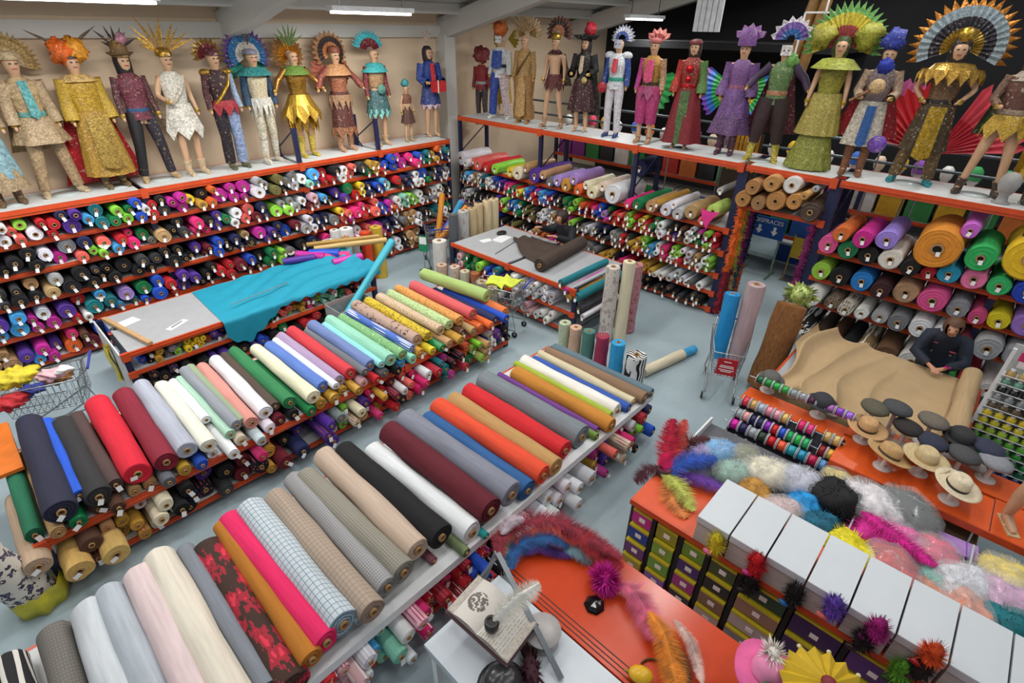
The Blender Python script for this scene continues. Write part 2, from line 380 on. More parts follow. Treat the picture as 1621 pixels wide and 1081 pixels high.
cfg=[(LN[lv],pile(-.95,8.34,z0,z1+.03,(.06,.075,.075,.09,.09,.11),limit=95),LSEQ[lv],-1) for lv,(z0,z1) in enumerate(LZ)]
pk=fill(cfg,300,lambda x,z,r:((x,LY-.05-rnd.uniform(0,.15)+(.1 if rnd.random()<.15 else 0),z),(0,rnd.uniform(-.35,.35),rnd.uniform(-.012,.012)),.9),mkL)
o=tag(part('packed_fabric_bolts',pk.g,pk.mats),'thinner fabric bolts packed between the thick ones on the cream wall rack','fabric bolts'); o['kind']='stuff'
# ---------------------------------------------------------------- back rack (left of the doorway) and rack on the right
RX=9.15
rack('pallet_rack','orange pallet rack of fabric bolts behind the cutting table, mannequins standing on top','y',RX,10.15,3.3,10.45,[.12,.45,.82,1.26,1.68,2.8],[3.32,5.35,7.75,10.4],nolev=())
BZ=[(.12,.38),(.45,.74),(.82,1.16),(1.26,1.58)]
BN=['bottom','fourth','third','second']
BSEQ=[[(10.4,3.3,'KKNKKrKKKPVgKbWKKDK')],[(10.4,7.8,'KGWKKEBKKKOKW'),(7.8,5.4,'hoKMPgYWGWyK'),(5.4,3.3,'PRHyyWWSWGWC')],
 [(10.4,7.8,'KWSKKNKKVRgBbEKO'),(7.8,5.4,'OKWWWhoKMgKGWWNNKSG'),(5.4,3.3,'RKyRgbWPWgRWhWgb')],
 [(10.4,7.8,'NHbWhWTRWBVMPERYbB'),(7.8,5.4,'RMbbBRNVKEEgEgVoRKPBlEMKRc'),(5.4,3.3,'RgRYRKEWcKVHWEMgRK')]]
def mkB(me,loc,rot,k,i,name):
    tag(ob('slim_fabric_bolt',me,None,loc,rot,color=jit(CC[k])),'%s slim fabric bolt, %s from the corner, %s shelf of the back rack'%(CN[k],ordn(i),name),'fabric bolt','slim fabric bolts on the back rack')
cfg=[(BN[lv],pile(3.4,10.3,z0,z1+.02,(.045,.055,.055,.065,.075),limit=120 if lv>1 else 70),BSEQ[lv],-1) for lv,(z0,z1) in enumerate(BZ)]
pk=fill(cfg,295,lambda y,z,r:((RX-.06-rnd.uniform(0,.16),y,z),(0,rnd.uniform(-.35,.35),-PI/2),.9),mkB)
o=tag(part('packed_slim_bolts',pk.g,pk.mats),'thinnest fabric bolts packed between the others on the back rack','fabric bolts'); o['kind']='stuff'
# ================================================================ display tables with fabric rolls
def roll_unit(seed,seg=24):
    """unit roll: radius 1, length 1 along +Y, slightly slack and wavy"""
    q=random.Random(seed); g=G(); a,b,c=[q.uniform(0,6) for _ in range(3)]
    ys=[0,.006,.03]+[.03+.94*k/16 for k in range(1,16)]+[.97,.994,1]; rs=[.93]+[1]*(len(ys)-2)+[.93]
    w=lambda i,t:.96+.075*t/(2*PI)+.035*math.sin(2*t+a+ys[i]*3)+.028*math.sin(3*t+b-ys[i]*8)+.022*math.sin(11*ys[i]+c+2*t)+.012*math.sin(23*ys[i]+4*t+a)
    g.lathe(list(zip(rs,ys)),seg,ax='y',wob=w)
    for y0,sg in((0,1),(1,-1)):
        pr=[(.93,y0)]
        for i in range(1,6):
            rr=.93-.63*i/5; d=q.uniform(-.002,.006)*sg; pr+=[(rr+.03,y0+d),(rr,y0+q.uniform(-.002,.006)*sg)]
        g.lathe(pr[::-1] if sg>0 else pr,seg,ax='y',sm=False,wob=lambda i,t:.96+.075*t/(2*PI)+.035*math.sin(2*t+a+y0*3)+.028*math.sin(3*t+b-y0*8))
    return g
RU={}
def roll_mesh(pat,v):
    if (pat,v) not in RU: RU[(pat,v)]=roll_unit(v*7+5).mesh('fabric_roll',PATS[pat])
    return RU[(pat,v)]
_cg=G().lathe([(.2,.03),(.2,-.012),(.3,-.012),(.3,.012)][::-1],12,ax='y',sm=False); _cg.lathe([(.2,.03),(.001,.03)][::-1],12,ax='y',m=1,sm=False); pass  # second lathe: black plug painting the dark inside of the tube
CORE=_cg.mesh('cardboard_core',[CARD,BLACK]); _tg=G().prism([(-.5,0),(.5,0),(.5,-1),(-.5,-1)],(0,0,0),(1,0,0),(0,.15,1),.03); TAGME=_tg.mesh('price_tag',TAGW)
def roll(label,color,r,L,loc,rot,pat='',group=None,name='fabric_roll',core=True,tg=False,cat='fabric roll',coremat=None):
    col=color if isinstance(color,tuple) else (CC[color] if color in CC else lin(color))
    o=tag(ob(name,roll_mesh(pat,rnd.randint(0,5)),None,loc,rot,(r,L,r),col),label,cat,group)
    if core: ob('cardboard_core',CORE,o)
    if tg: ob('price_tag',TAGME,o,(.1,-.02,-.1),(0,rnd.uniform(-.3,.3),0),(.045/r,1/L*.05,.06/r))
    return o
def sidetable(name,label,x0,x1,y0,y1,levels,n,boardm=BOARD,topbeam=.08,nobeam=()):
    posts=[x0+(x1-x0)*i/n for i in range(n+1)]
    return rack(name,label,'x',y0,y1,x0,x1,levels,posts,beamh=topbeam,boardm=boardm,braces=False,nolev=nobeam)
TB=rack('display_rack','low orange racking table holding the rear row of fabric rolls','x',5.22,6.85,-.65,5.5,[.14,.62],[-.65,1.4,3.45,5.5],beamh=.08,braces=False)
TC=rack('display_rack','low white-shelved racking table holding the front row of fabric rolls','x',2.42,4.05,-.95,5.2,[.14,.65],[-.95,1.1,3.15,5.2],beamh=.08,braces=False)
part('edge_strip',G().box(-.97,5.22,2.33,2.43,.57,.662),WHITE,TC)
# rear table: bottom layer under the visible rolls
cs=[]; x=-.5; under='hEHhhGyBWWCSWrKEyEyypRGKbtOyYEhyHhooNB'
i=0
while x<5.35:
    r=rnd.choice((.06,.065,.07)); cs.append((x,.62+r,r)); k=under[min(len(under)-1,int((x+.5)/5.9*len(under)))]
    roll('%s roll under the others, %s from the left on the rear display table'%(CN[k],ordn(i+1)),jit(CC[k]),r,1.5,(x,5.12+rnd.uniform(-.1,.1),.62+r),(0,rnd.uniform(-1,1),0),rnd.choice(('','','satin')),'under-layer rolls on the rear table',tg=rnd.random()<.4)
    x+=2*r+.012+rnd.uniform(0,.03); i+=1
BR=[(-.41,.125,'22243c','','navy blue thick roll at the left end of the rear table'),(-.13,.11,'2b2b2e','','charcoal roll with a tag left of the red one on the rear table'),(.21,.125,'d01a33','','bright red thick roll near the left of the rear table'),(.46,.11,'821a30','','dark red roll right of the bright red one, rear table'),(.665,.1,'a9aebd','','pale grey-blue roll beside the dark red one, rear table'),
 (.86,.085,'dedccf','','off-white roll beside the grey-blue one, rear table'),(1.34,.08,'d08d83','','salmon pink roll in the middle left of the rear table'),(1.52,.085,'e3e6ec','satin','white satin roll beside the salmon one, rear table'),(1.8,.085,'2f7d4c','','green roll left of the cream one, rear table'),(2.05,.09,'e5dfc2','','cream roll right of the green one, rear table'),
 (2.24,.08,'5a7bc4','','cornflower blue slack roll beside the cream one, rear table'),(2.46,.08,'a892b4','','lilac roll left of the red one, rear table'),(2.64,.09,'cf3b44','','bright red slim roll in the middle of the rear table'),(2.92,.085,'6d81b4','','slate blue roll right of the red one, rear table'),(3.18,.095,'92cdb4','','mint green roll in the middle of the rear table'),(3.38,.08,'7fb07c','damask','green damask roll beside the mint one, rear table'),
 (3.75,.09,'b89a8a','dashes','pinkish brown roll with dark dashes, rear table'),(3.95,.08,'d2b72f','yellow_black','yellow and black patterned roll on the rear table'),(4.18,.08,'d8b6a0','small_floral','pink and green floral roll on the rear table'),(4.36,.08,'b9d69c','small_floral','pale green floral roll on the rear table'),(4.57,.085,'d99a55','orange_leaf','orange leaf-print roll on the rear table'),(4.84,.095,'d05a5e','','coral red roll near the right end of the rear table'),
 (-.27,.07,'1f55c9','','royal blue roll between navy and charcoal ones, rear table'),(.0,.07,'4c3a38','','dark brown slack roll left of the red one, rear table'),(-.55,.075,'1d6b4c','','dark green roll at the far left of the rear table'),(.98,.06,'a9cdb8','','pale mint roll beside the off-white one, rear table'),(1.08,.055,'e2e6ea','satin','small white plastic-wrapped roll on the rear table'),(1.17,.065,'8e939c','','grey roll left of the sage one, rear table'),(1.25,.055,'8fa083','','sage green roll left of the salmon one, rear table'),
 (1.65,.06,'4f4238','','dark brown roll left of the green one, rear table'),(2.78,.055,'6b6f78','','thin grey roll right of the slim red one, rear table'),(3.05,.055,'8fd6d6','satin','thin aqua roll beside the slate blue one, rear table'),(3.53,.06,'4d6fc0','print_blue','thin blue and white print roll on the rear table'),(2.36,.05,'e4e6ef','','thin white roll beside the cornflower one, rear table')]
BY={'navy':(5.15,1.72),'cornf':(5.27,1.4),'small':(5.62,1.05)}
for x,r,c,pat,lab in BR:
    if r<.078: x=min((x+.02*k for k in range(-6,7)),key=lambda q:drop(q,r,.62,cs)+abs(q-x)*.15)
    z=drop(x,r,.62,cs); z=min(z,.75+r+(.035 if r<.078 else .02)); cs.append((x,z,r)); y0=5.2+rnd.uniform(-.06,.1)+(0 if x<3.5 else .06); L=1.52+rnd.uniform(-.04,.08)
    for k,(a,b) in BY.items():
        if lab.startswith(k): y0,L=a,b
    roll(lab,c,r,L,(x,y0,z),(0,rnd.uniform(-2,2),rnd.uniform(-.018,.018)),pat,'rolls on top of the rear display table',tg=(x<.3))
roll('big olive green roll lying on top at the right end of the rear table','a3bd70',.105,1.45,(5.36,5.55,drop(5.3,.13,.62,cs)),(0,0,.12),'','rolls on top of the rear display table')
roll('tan roll end jutting out at the far left of the rear table','b79d84',.1,1.1,(-.72,5.02,.53),(0,1,0),'','rolls at the left end of the rear table',tg=True)
roll('orange roll at the right end of the rear table under the green one','d9763f',.085,1.1,(5.42,5.18,.71),(0,1,0),'','rolls on top of the rear display table')
# rear table: lower shelf
def lower(x0,x1,z0,z1,yf,seq,lab,grp,radii,n,L=1.3,dy=.16,name='small_fabric_roll',pats=('','','','satin','print_pink')):
    q=pile(x0,x1,z0,z1,radii,limit=n); q.sort()
    for i,(x,z,r) in enumerate(q):
        k=seqcol([(x0,x1,seq)],x); pat=rnd.choice(pats)
        roll(lab%(CN[k],ordn(i+1)),jit(CC[k]),r,L,(x,yf+rnd.uniform(-dy,dy),z),(0,rnd.uniform(-.6,.6),rnd.uniform(-.02,.02)),pat,grp,name,tg=rnd.random()<.3)
lower(-.6,1.9,.14,.56,5.16,'TNHhyyWCKKNKVDKrKPyrKNV','%s roll below, %s from the left end under the rear table','rolls on the lower shelf of the rear table',(.06,.075,.09),34)
lower(1.95,5.45,.14,.56,5.1,'NVWGgWChVPyRrkWcWPWKpRTMKKKRoEghWBSWVEK'.replace('k','K'),'%s small roll, %s along the middle and right under the rear table','rolls on the lower shelf of the rear table',(.045,.055,.065,.075),95,L=1.25)
# ---------------------------------------------------------------- front table
CR=[(-.95,.1,'d8d4ce','zebra','black and white print roll at the very lower left of the front table'),(-.72,.11,'7c7872','tweed','dark tweed roll at the lower left corner of the front table'),(-.5,.12,'c6cbd0','','off-white roll near the left end of the front table'),(-.33,.1,'aeb6bf','','light grey slack roll near the left end of the front table'),(-.13,.115,'d8c3c4','','pale pink roll left of the ivory one, front table'),(.03,.12,'ddd5c5','','ivory thick roll on the left of the front table'),(.33,.135,'3a2218','floral_red','dark brown roll with big red flowers, front table'),
 (.51,.085,'b3701f','','rust orange roll beside the floral one, front table'),(.64,.1,'e02060','','hot pink roll beside the rust one, front table'),(.79,.125,'c3ccd2','gingham','large blue and white gingham roll, front table'),(1.0,.11,'a99a8a','beige_check','beige roll with fine brown checks, front table'),(1.2,.095,'aaa9aa','grey_check','grey houndstooth check roll, front table'),(1.36,.11,'a09a8a','grey_check','greenish beige tweed check roll, front table'),(1.57,.115,'bfa997','','plain beige roll left of the black one, front table'),
 (1.79,.12,'0f1014','','black thick roll on the front table'),(2.07,.12,'dadde0','satin','white crinkled roll between black and burgundy, front table'),(2.29,.13,'5c0f20','','burgundy velvet roll on the front table'),(2.55,.13,'7e818f','','grey felt roll right of the burgundy one, front table'),(2.8,.11,'285a92','','denim blue roll on the front table'),(3.01,.11,'de4b2c','','bright orange roll on the front table'),(3.24,.115,'b48d58','','tan roll between orange and red, front table'),
 (3.47,.115,'c92028','','red roll left of the large grey one, front table'),(3.78,.14,'767e84','','large grey roll in the middle right of the front table'),(4.22,.1,'c07f2e','','ochre roll on the right half of the front table'),(4.5,.1,'e6e2da','satin','white roll on the right half of the front table'),(4.97,.085,'8a6d55','','brown roll next to last on the front table'),(5.12,.07,'5f7480','','blue-grey roll at the right end of the front table'),
 (3.95,.05,'6c8a3c','','thin green roll beside the large grey one, front table'),(4.08,.05,'6d3a86','','thin purple roll left of the ochre one, front table'),(4.36,.05,'9eb13a','','thin lime roll right of the ochre one, front table'),(4.68,.065,'2f55a8','','royal blue roll right of the white one, front table'),(4.82,.065,'cfc3a2','','ecru roll right of the blue one, front table'),
 (.9,.05,'b8c4cc','gingham_fine','thin blue checked roll beside the large gingham, front table'),(1.68,.055,'8a5560','','thin mauve roll under the black one, front table'),(1.93,.065,'76855c','','sage green slack roll under the white one, front table'),(2.18,.05,'2aa6a8','','thin turquoise roll under the burgundy one, front table'),(.17,.07,'7c828c','','grey roll right of the ivory one, front table')]
cs=[]
for x,r,c,pat,lab in CR:
    if r<.078 and ' under the ' not in lab: x=min((x+.02*k for k in range(-6,7)),key=lambda q:drop(q,r,.65,cs)+abs(q-x)*.15)
    z=drop(x,r,.65,cs)-(.05 if r<.078 else 0); z=max(.65+r,min(z,.65+r+.13)); cs.append((x,z,r)); y0=2.36+rnd.uniform(-.05,.07); L=1.58+rnd.uniform(-.05,.06)
    if ' under the ' in lab: r*=.75; z=.65+r; y0-=.12
    if 1.5<x<1.9: y0+=.14
    roll(lab,c,r,L,(x,y0,z),(0,rnd.uniform(-2,2),rnd.uniform(-.02,.02)),pat,'rolls on the front display table')
lower(.5,2.6,.14,.58,2.3,'RppWbtWpPYRRPRBRMKgW','%s printed roll, %s from the left under the front table','rolls on the lower shelf of the front table',(.05,.06,.07),72,L=1.2,pats=('print_pink','','polka','print_blue',''))
lower(2.65,3.85,.14,.5,2.28,'WWWWWWWW','%s lining roll, %s along the lower shelf of the front table','white rolls under the front table',(.075,.085,.095),26,L=1.25,pats=('',),name='under_table_roll')  # plain white fabric rolls, same kind as the other under-table ones
lower(3.9,5.15,.14,.58,2.3,'yMcVWCrPKWgRNB','%s roll, %s from the white ones under the front table','rolls on the lower shelf of the front table',(.055,.065,.075),24,L=1.2)
# ================================================================ big rolls on the upper level of the back rack
def xroll(label,k,y,z,r,L=1.05,xf=9.05,pat='',group=None,tilt=0,name='fabric_roll',tg=True,cat='fabric roll',yaw=0):
    """roll lying along +X with its front end at x=xf"""
    return roll(label,jit(CC[k],.08) if k in CC else k,r,L,(xf,y,z),(tilt,0,-PI/2+yaw) if not tilt else Matrix.Rotation(-PI/2+yaw,3,'Z').to_euler().to_matrix().__matmul__(Matrix.Rotation(tilt,3,'X')).to_euler(),pat,group,name,tg=tg,cat=cat)
BIG=[('W',10.2,.16),('c',9.5,.15),('g',8.94,.12),('C',8.2,.15),('V',7.74,.165),('G',7.3,.11),('y',6.82,.135),('o',6.48,.11),('C',6.1,.13),('W',5.62,.19),('P',5.25,.085),('E',5.05,.11),('h',4.78,.12),('W',4.47,.12),('S',4.2,.11),('h',3.97,.13),
 ('W',9.92,.1),('R',9.15,.12),('c',9.75,.08),('Y',8.45,.12),('h',7.95,.1),('h',7.5,.1),('l',7.05,.12),('l',6.62,.12),('C',6.3,.09),('C',5.85,.1),('c',3.75,.08),('y',4.62,.06),('W',4.34,.07)]
cs=[]; first=True
names=[('big white wrapped','white cored'),]
for i,(k,y,r) in enumerate(BIG):
    if i>=16: y=min((y+.025*j for j in range(-8,9)),key=lambda q:drop(q,r,1.68,cs)+abs(q-y)*.2)
    z=drop(y,r,1.68,cs); cs.append((y,z,r))
for i,(k,y,r) in enumerate(BIG):
    y,z,r=cs[i]; n=sorted(cs,key=lambda c:-c[0]).index(cs[i])+1
    xroll('%s thick roll, %s from the corner on top level of the back rack'%(CN[k],ordn(n)),k,y,z,r,1.2 if k in 'ERyVG' else .95,9.02-rnd.uniform(0,.12),rnd.choice(('','satin')),'thick rolls on the upper level of the back rack')
# navy sheet behind the white roll, clear film roll
xroll('navy blue large roll behind the big white one on the back rack','N',5.58,2.25,.17,.55,9.75,'',None)
xroll('clear silver film roll lying high at the doorway end of the back rack','S',3.62,2.28,.06,.9,9.2,'satin',None)
g=G().grid(lambda u,v:(9.0-.02*v,3.62+(u-.5)*.34*(1-v)+.04*math.sin(v*3),1.98-.34*v-.03*math.cos((u-.5)*3)),6,5); g.grid(lambda u,v:(8.985-.02*v,3.62+(u-.5)*.34*(1-v)+.04*math.sin(v*3),1.98-.34*v-.03*math.cos((u-.5)*3)),6,5)
tag(part('hanging_fabric',g,M('e0308a',.7)),'hot pink cloth corner hanging off the doorway end of the back rack','fabric')
xroll('pale lime roll end above the pink hanging cloth on the back rack','b9d46a',3.6,1.95,.12,.6,9.03,'',None)
# ================================================================ bridge over the doorway and rack on the right
rack('pallet_rack','orange shelf bridging the doorway with tan rolls stacked on it','y',RX,10.15,1.86,3.3,[2.15,2.8],[1.9,3.24],braces=False)
cs=[]
for k,y,r,pat in (('b07d45',3.12,.13,''),('9b7650',2.86,.12,''),('b27f48',2.6,.15,''),('c18a4c',2.33,.12,''),('4a3c30',2.06,.145,'satin'),('a8794a',3.0,.12,''),('b98850',2.72,.13,''),('d9d8d4',2.44,.13,'satin'),('c79a5e',2.2,.06,'')):
    z=drop(y,r,2.15,cs); cs.append((y,z,r))
    xroll({'d9d8d4':'white roll among the tan ones above the doorway','4a3c30':'dark brown roll at the right end above the doorway'}.get(k,'tan kraft roll, %s placed on the shelf above the doorway'%ordn(len(cs))),k,y,z,r,.95,9.0-rnd.uniform(0,.1),pat,'rolls above the doorway',tg=False)
xroll('silver film roll poking out high above the doorway','S',2.12,2.62,.05,.9,9.1,'satin',tg=False)
rack('pallet_rack','orange pallet rack of felt and fur rolls on the right, behind the beige fabric','y',RX,10.15,-2.6,1.84,[.3,.85,1.27,1.72,2.8],[-2.6,-.42,1.82])
RRK=[[('e05a98',1.68,.14,'pink'),('1f7a4f',1.42,.14,'emerald green'),('17171b',1.14,.13,'black'),('8e86d8',.98,.001,''),('d8d4cc',.84,.15,'off-white'),('141416',.58,.12,'black tagged'),('c02438',.36,.09,'red'),('2c9ec4',.16,.13,'aqua'),('e87aa8',-.1,.14,'candy pink'),('37b86a',-.36,.13,'bright green'),('1d3fae',-.66,.15,'royal blue'),('a59a4a',-.98,.15,'olive gold'),('d0a820',-1.3,.15,'mustard'),('d06a2c',1.6,.12,'orange'),('c8288c',1.28,.13,'magenta fleece'),('9a84d8',1.0,.14,'lilac fleece'),('d88a2c',.52,.27,'big golden orange'),('2fae5c',.05,.17,'green fleece'),('e2b822',-.5,.27,'big yellow'),('c96ad0',.28,.1,'pink violet'),('d0d0c8',-.85,.07,'white tube')],
 [('8fbb3e',1.66,.14,'lime green'),('141418',1.38,.14,'black'),('1f78c4',1.1,.15,'bright blue'),('3a1a20',.82,.13,'dark maroon'),('b08c6c',.55,.16,'beige'),('d8508e',.22,.17,'rose pink'),('8a8c94',-.08,.13,'grey'),('c84a7a',-.32,.1,'deep pink'),('d8c81e',-.54,.12,'yellow'),('9a70c4',-.82,.16,'lilac'),('16352c',-1.12,.15,'dark green'),('a02030',-1.4,.12,'red')],
 [('d9d8d6',1.64,.15,'white plush'),('8a7a68',1.36,.11,'leopard'),('c9c2b4',1.14,.11,'spotted'),('e2e2de',.92,.1,'cow print'),('b4b4b6',.68,.11,'pale grey'),('787a7e',.45,.13,'grey'),('e0e2e4',.18,.14,'white fur'),('d6d8dc',-.1,.14,'snow white fur'),('7a2030',-.36,.1,'dark red'),('a4a6aa',-.62,.16,'light grey'),('9c9ea4',-.93,.15,'silver grey'),('6d6f75',-1.2,.12,'mid grey')],
 [('1b1b1f',1.62,.12,'black and white spotted'),('3a2a22',1.36,.1,'dark brown'),('5a3a26',1.14,.1,'chocolate fur'),('18181c',.93,.1,'black'),('8a7048',.7,.12,'tie-dye fur'),('6b4c34',.42,.15,'brown fur'),('dad8d2',.08,.17,'white shaggy fur'),('1f6fc8',-.2,.09,'blue'),('35a048',-.4,.08,'bright green'),('b41f30',-.6,.11,'red'),('d0c8c4',-.85,.11,'cream'),('c85a28',-1.08,.09,'orange')]]
RNM=['top','second','third','bottom']; RB=[1.72,1.27,.85,.3]; RTOP=[2.6,1.72,1.27,.85]
for lv,row in enumerate(RRK):
    cs=[]; prev=None
    for n,(c,y,r,nm) in enumerate(row):
        if r<.01: continue
        if lv or n<13:
            if prev: y=min(y,prev[0]-2.03*math.sqrt(r*prev[1]))
            z=RB[lv]+r; prev=(y,r)
        else:
            y=min((y+.03*j for j in range(-5,6)),key=lambda q:drop(q,r,RB[lv],cs)+abs(q-y)*.3); z=drop(y,r,RB[lv],cs)
        cs.append((y,z,r))
        pat={'leopard':'leopard','spotted':'leopard','cow print':'camo','black and white spotted':'camo','tie-dye fur':'camo'}.get(nm,'')
        xroll('%s felt or fur roll on the %s level of the right-hand rack'%(nm,RNM[lv]),c,y,z,r,.95,9.02-rnd.uniform(0,.16),pat,'rolls on the right-hand rack')
# extra rows of small grey and dark rolls low on the right-hand rack
# ---------------------------------------------------------------- cutting table with the teal cloth
t=rack('cutting_table','long cutting table with grey top and orange edge, teal fabric spread over it','x',7.68,9.0,.72,4.62,[.3,.62,.92],[.74,2.68,4.6],boardm=GREYTOP,beamh=.08,braces=False)
part('end_panel',G().box(.68,.7,7.66,9.0,0,.92),M('c8ccd0',.5),t)
def teal(u,v):
    x=1.98+2.72*u; d=(.40*max(0,1-abs(u-.1)*4.2)+.05*math.sin(u*40)**2+ .02); dep=1.385
    s=v*(dep+d); amp=.012+.05*u
    if s<dep: return (x+.05*math.sin(s*7)*u+.05*(1-s/dep)*(1-u),8.98-.1*(1-u)*0-s,.932+amp*(.5+.5*math.sin(s*17+4*math.sin(x*2.2)+x*5))*min(1,u*3+.15)+.09*max(0,u-.75)*4*(.5+.5*math.sin(s*23+x*9)))
    e=s-dep; return (x+.03*math.sin(x*20)*e,7.592-.06*abs(math.sin(e*4+x*9))*e, .935-e)
tag(part('teal_cloth',G().grid(teal,70,34,thick=.006),PATM('teal_jersey',lambda nt,v:weave(nt,v,lin('0f8fab'),.08),.75)),'teal blue fabric spread and bunched over the long cutting table','fabric')
tag(part('wooden_ruler',G().box(-.012,.012,-.55,.55,0,.02),M('b99468',.6),None,loc=(.93,8.25,.945),rot=(0,0,.2)),'long wooden measuring stick lying across the left end of the cutting table','ruler')
bpy.data.objects['wooden_ruler'].scale=(2.4,1.15,2)
tag(part('metal_ruler',G().box(-.5,.5,-.012,.012,0,.005),M('9fb4bb',.3,.6),None,loc=(2.75,8.02,1.0),rot=(0,0,.16)),'thin metal ruler lying on the teal fabric','ruler')
t=thing('notepad','small white paper slip with pen lying on the grey cutting table top','paper',(1.5,8.02,.92),.5)
part('sheet',G().box(-.16,.16,-.05,.05,0,.004),WHITE,t); part('pen',G().tube([(-.1,0,.012),(.1,.01,.012)],.006,6),M('5a5f70',.4),t)
tag(part('paper_sheet',G().box(-.14,.14,-.1,.1,0,.004).xf(Matrix.Rotation(.3,4,'Z')),WHITE,None,loc=(1.02,8.6,.921)),'white paper sheet at the back left corner of the cutting table','paper')
t=thing('scissors','dark scissors lying at the left corner of the cutting table','scissors',(.86,8.55,.922),.9)
part('blade',G().prism([(0,-.008),(.13,-.002),(.13,.002),(0,.012)],(0,0,.004),(1,0,0),(0,1,0),.004),CHROME,t)
part('handle',G().tube([(-.02+.035*math.cos(a)-.03,.02+.022*math.sin(a),.006) for a in [i*PI/5 for i in range(11)]],.006,6),DARK,t); part('handle',G().tube([(-.02+.035*math.cos(a)-.03,-.03+.022*math.sin(a),.006) for a in [i*PI/5 for i in range(11)]],.006,6),DARK,t)
g=G().grid(lambda u,v:(.66-.015*math.sin(v*6)-.012*math.sin(u*9+v*3),8.25+(u-.5)*(.22-.1*v)+.08*v,.84-.62*v),8,8); g.grid(lambda u,v:(.64-.03*math.sin(u*3.14)-.015*math.sin(v*6),8.25+(u-.5)*(.22-.1*v)+.08*v,.84-.62*v),8,8)
tag(part('plastic_bag',g,M('d2c02e',.4,0,.2)),'yellow plastic bag hanging off the left end of the cutting table','bag')
# rolls in the drawer level of the cutting table
lower(.85,4.5,.62,.83,7.72,'BKyGgYYoVNBhKHEKcgyPGgtpEcKRW','%s small roll, %s from left in the slot below the cutting table top','small rolls in the cutting table slot',(.04,.05,.055),60,L=1.1,dy=.06,pats=('','satin'),name='slim_fabric_roll')
lower(.85,4.5,.3,.55,7.6,'KNKKVKBKEKRKKNPK','%s roll, %s from left on the low shelf of the cutting table','rolls on the low shelf of the cutting table',(.06,.07,.085),40,L=1.1,dy=.08,name='slim_fabric_roll')
# ---------------------------------------------------------------- small cutting table at the back with the dark brown cloth
t=rack('cutting_table','grey-topped cutting table with orange edge and dark brown cloth, in front of back rack','y',6.5,8.02,4.6,7.75,[.14,.5,.95],[4.62,6.15,7.73],boardm=GREYTOP,beamh=.08,braces=False)
def dpile(y0,y1,z0,z1,seq,lab,grp,radii,n,L=1.2,pats=('','satin'),name='small_fabric_roll'):
    q=pile(y0,y1,z0,z1,radii,limit=n); q.sort(key=lambda c:-c[0])
    for i,(y,z,r) in enumerate(q):
        k=seqcol([(y1,y0,seq)],y); xroll(lab%(CN[k],ordn(i+1)),k,y,z,r,L,6.44-rnd.uniform(-.05,.1),rnd.choice(pats),grp,name=name,tg=rnd.random()<.4)
dpile(6.2,7.65,.5,.86,'TpPEVEgRYBGTV','%s roll, %s from the left under the small cutting table','rolls under the small cutting table',(.06,.075,.09),18)
dpile(6.2,7.65,.14,.42,'hWCVEoRbYgW','%s roll, %s from the left on its bottom shelf, small cutting table','rolls under the small cutting table',(.06,.075,.085),14)
dpile(4.95,6.1,.5,.84,'WWWWWWWWWS','%s lining roll, %s from the left, upper shelf of small cutting table','white rolls of the small cutting table',(.055,.065,.075),34,name='under_table_roll')  # mostly white fabric rolls, not a separate lining cloth
dpile(4.95,6.1,.14,.42,'WWWWpWWWWK','%s lining roll, %s from the left, bottom shelf of small cutting table','white rolls of the small cutting table',(.07,.08,.085),22,name='under_table_roll')
for i,(k,y,z,r) in enumerate((('T',4.86,1.01,.06),('M',4.76,.9,.05),('y',4.7,.78,.06),('T',4.56,.82,.08),('D',4.5,.62,.07),('W',4.42,.5,.05))):
    xroll('%s roll, %s down in the stack at the right end of the small cutting table'%(CN[k],ordn(i+1)),k,y,z,r,1.35,6.42+.02*i,'','rolls at the right end of the small cutting table')
BRN=PATM('brown_cloth',lambda nt,v:weave(nt,v,lin('43362f'),.12),.9)
roll('dark brown thick roll lying across the small cutting table','43362f',.125,1.5,(6.62,5.5,1.077),(0,0,-PI/2+.12),'',tg=False)
def brown(u,v):
    # v from the roll (0) to the left (1)
    y=5.62+1.25*v; wdt=1.25*(1-.62*v); x=6.75+.35*v+wdt*u+.5*v*v*.6; e=math.sin(u*PI)**.3 if 0<u<1 else 0
    return (x+.04*math.sin(v*9+u*3),y+.1*math.sin(u*5)*v,.955+.022*(.5+.5*math.sin(u*9+v*14))+.05*v*(.5+.5*math.sin(u*16+3*v)))
tag(part('brown_cloth',G().grid(brown,24,24,thick=.006),BRN),'dark brown fabric unrolled and rumpled on the small cutting table','fabric')
tag(part('black_bag',G().ball((0,0,.03),.09,10,6,sc=(1.4,1,.4)),M('111114',.5),None,loc=(7.55,7.35,.955)),'small black crumpled strap pile lying on the small cutting table','strap')
for i,(x,y,a,l) in enumerate(((7.35,7.15,.2,'white paper sheets lying on the small cutting table beside the black straps'),(7.05,7.3,-.2,'small white paper slip near the front of the small cutting table'))):
    tag(part('paper_sheet',G().box(-.2+.08*i,.2-.08*i,-.13+.05*i,.13-.05*i,0,.006).xf(Matrix.Rotation(a,4,'Z')),WHITE,None,loc=(x,y,.951)),l,'paper')
tag(part('metal_ruler',G().box(-.4,.4,-.012,.012,0,.006),M('6d6f75',.4,.4),None,loc=(7.05,6.75,.951),rot=(0,0,.25)),'dark metal ruler lying on the small cutting table','ruler')
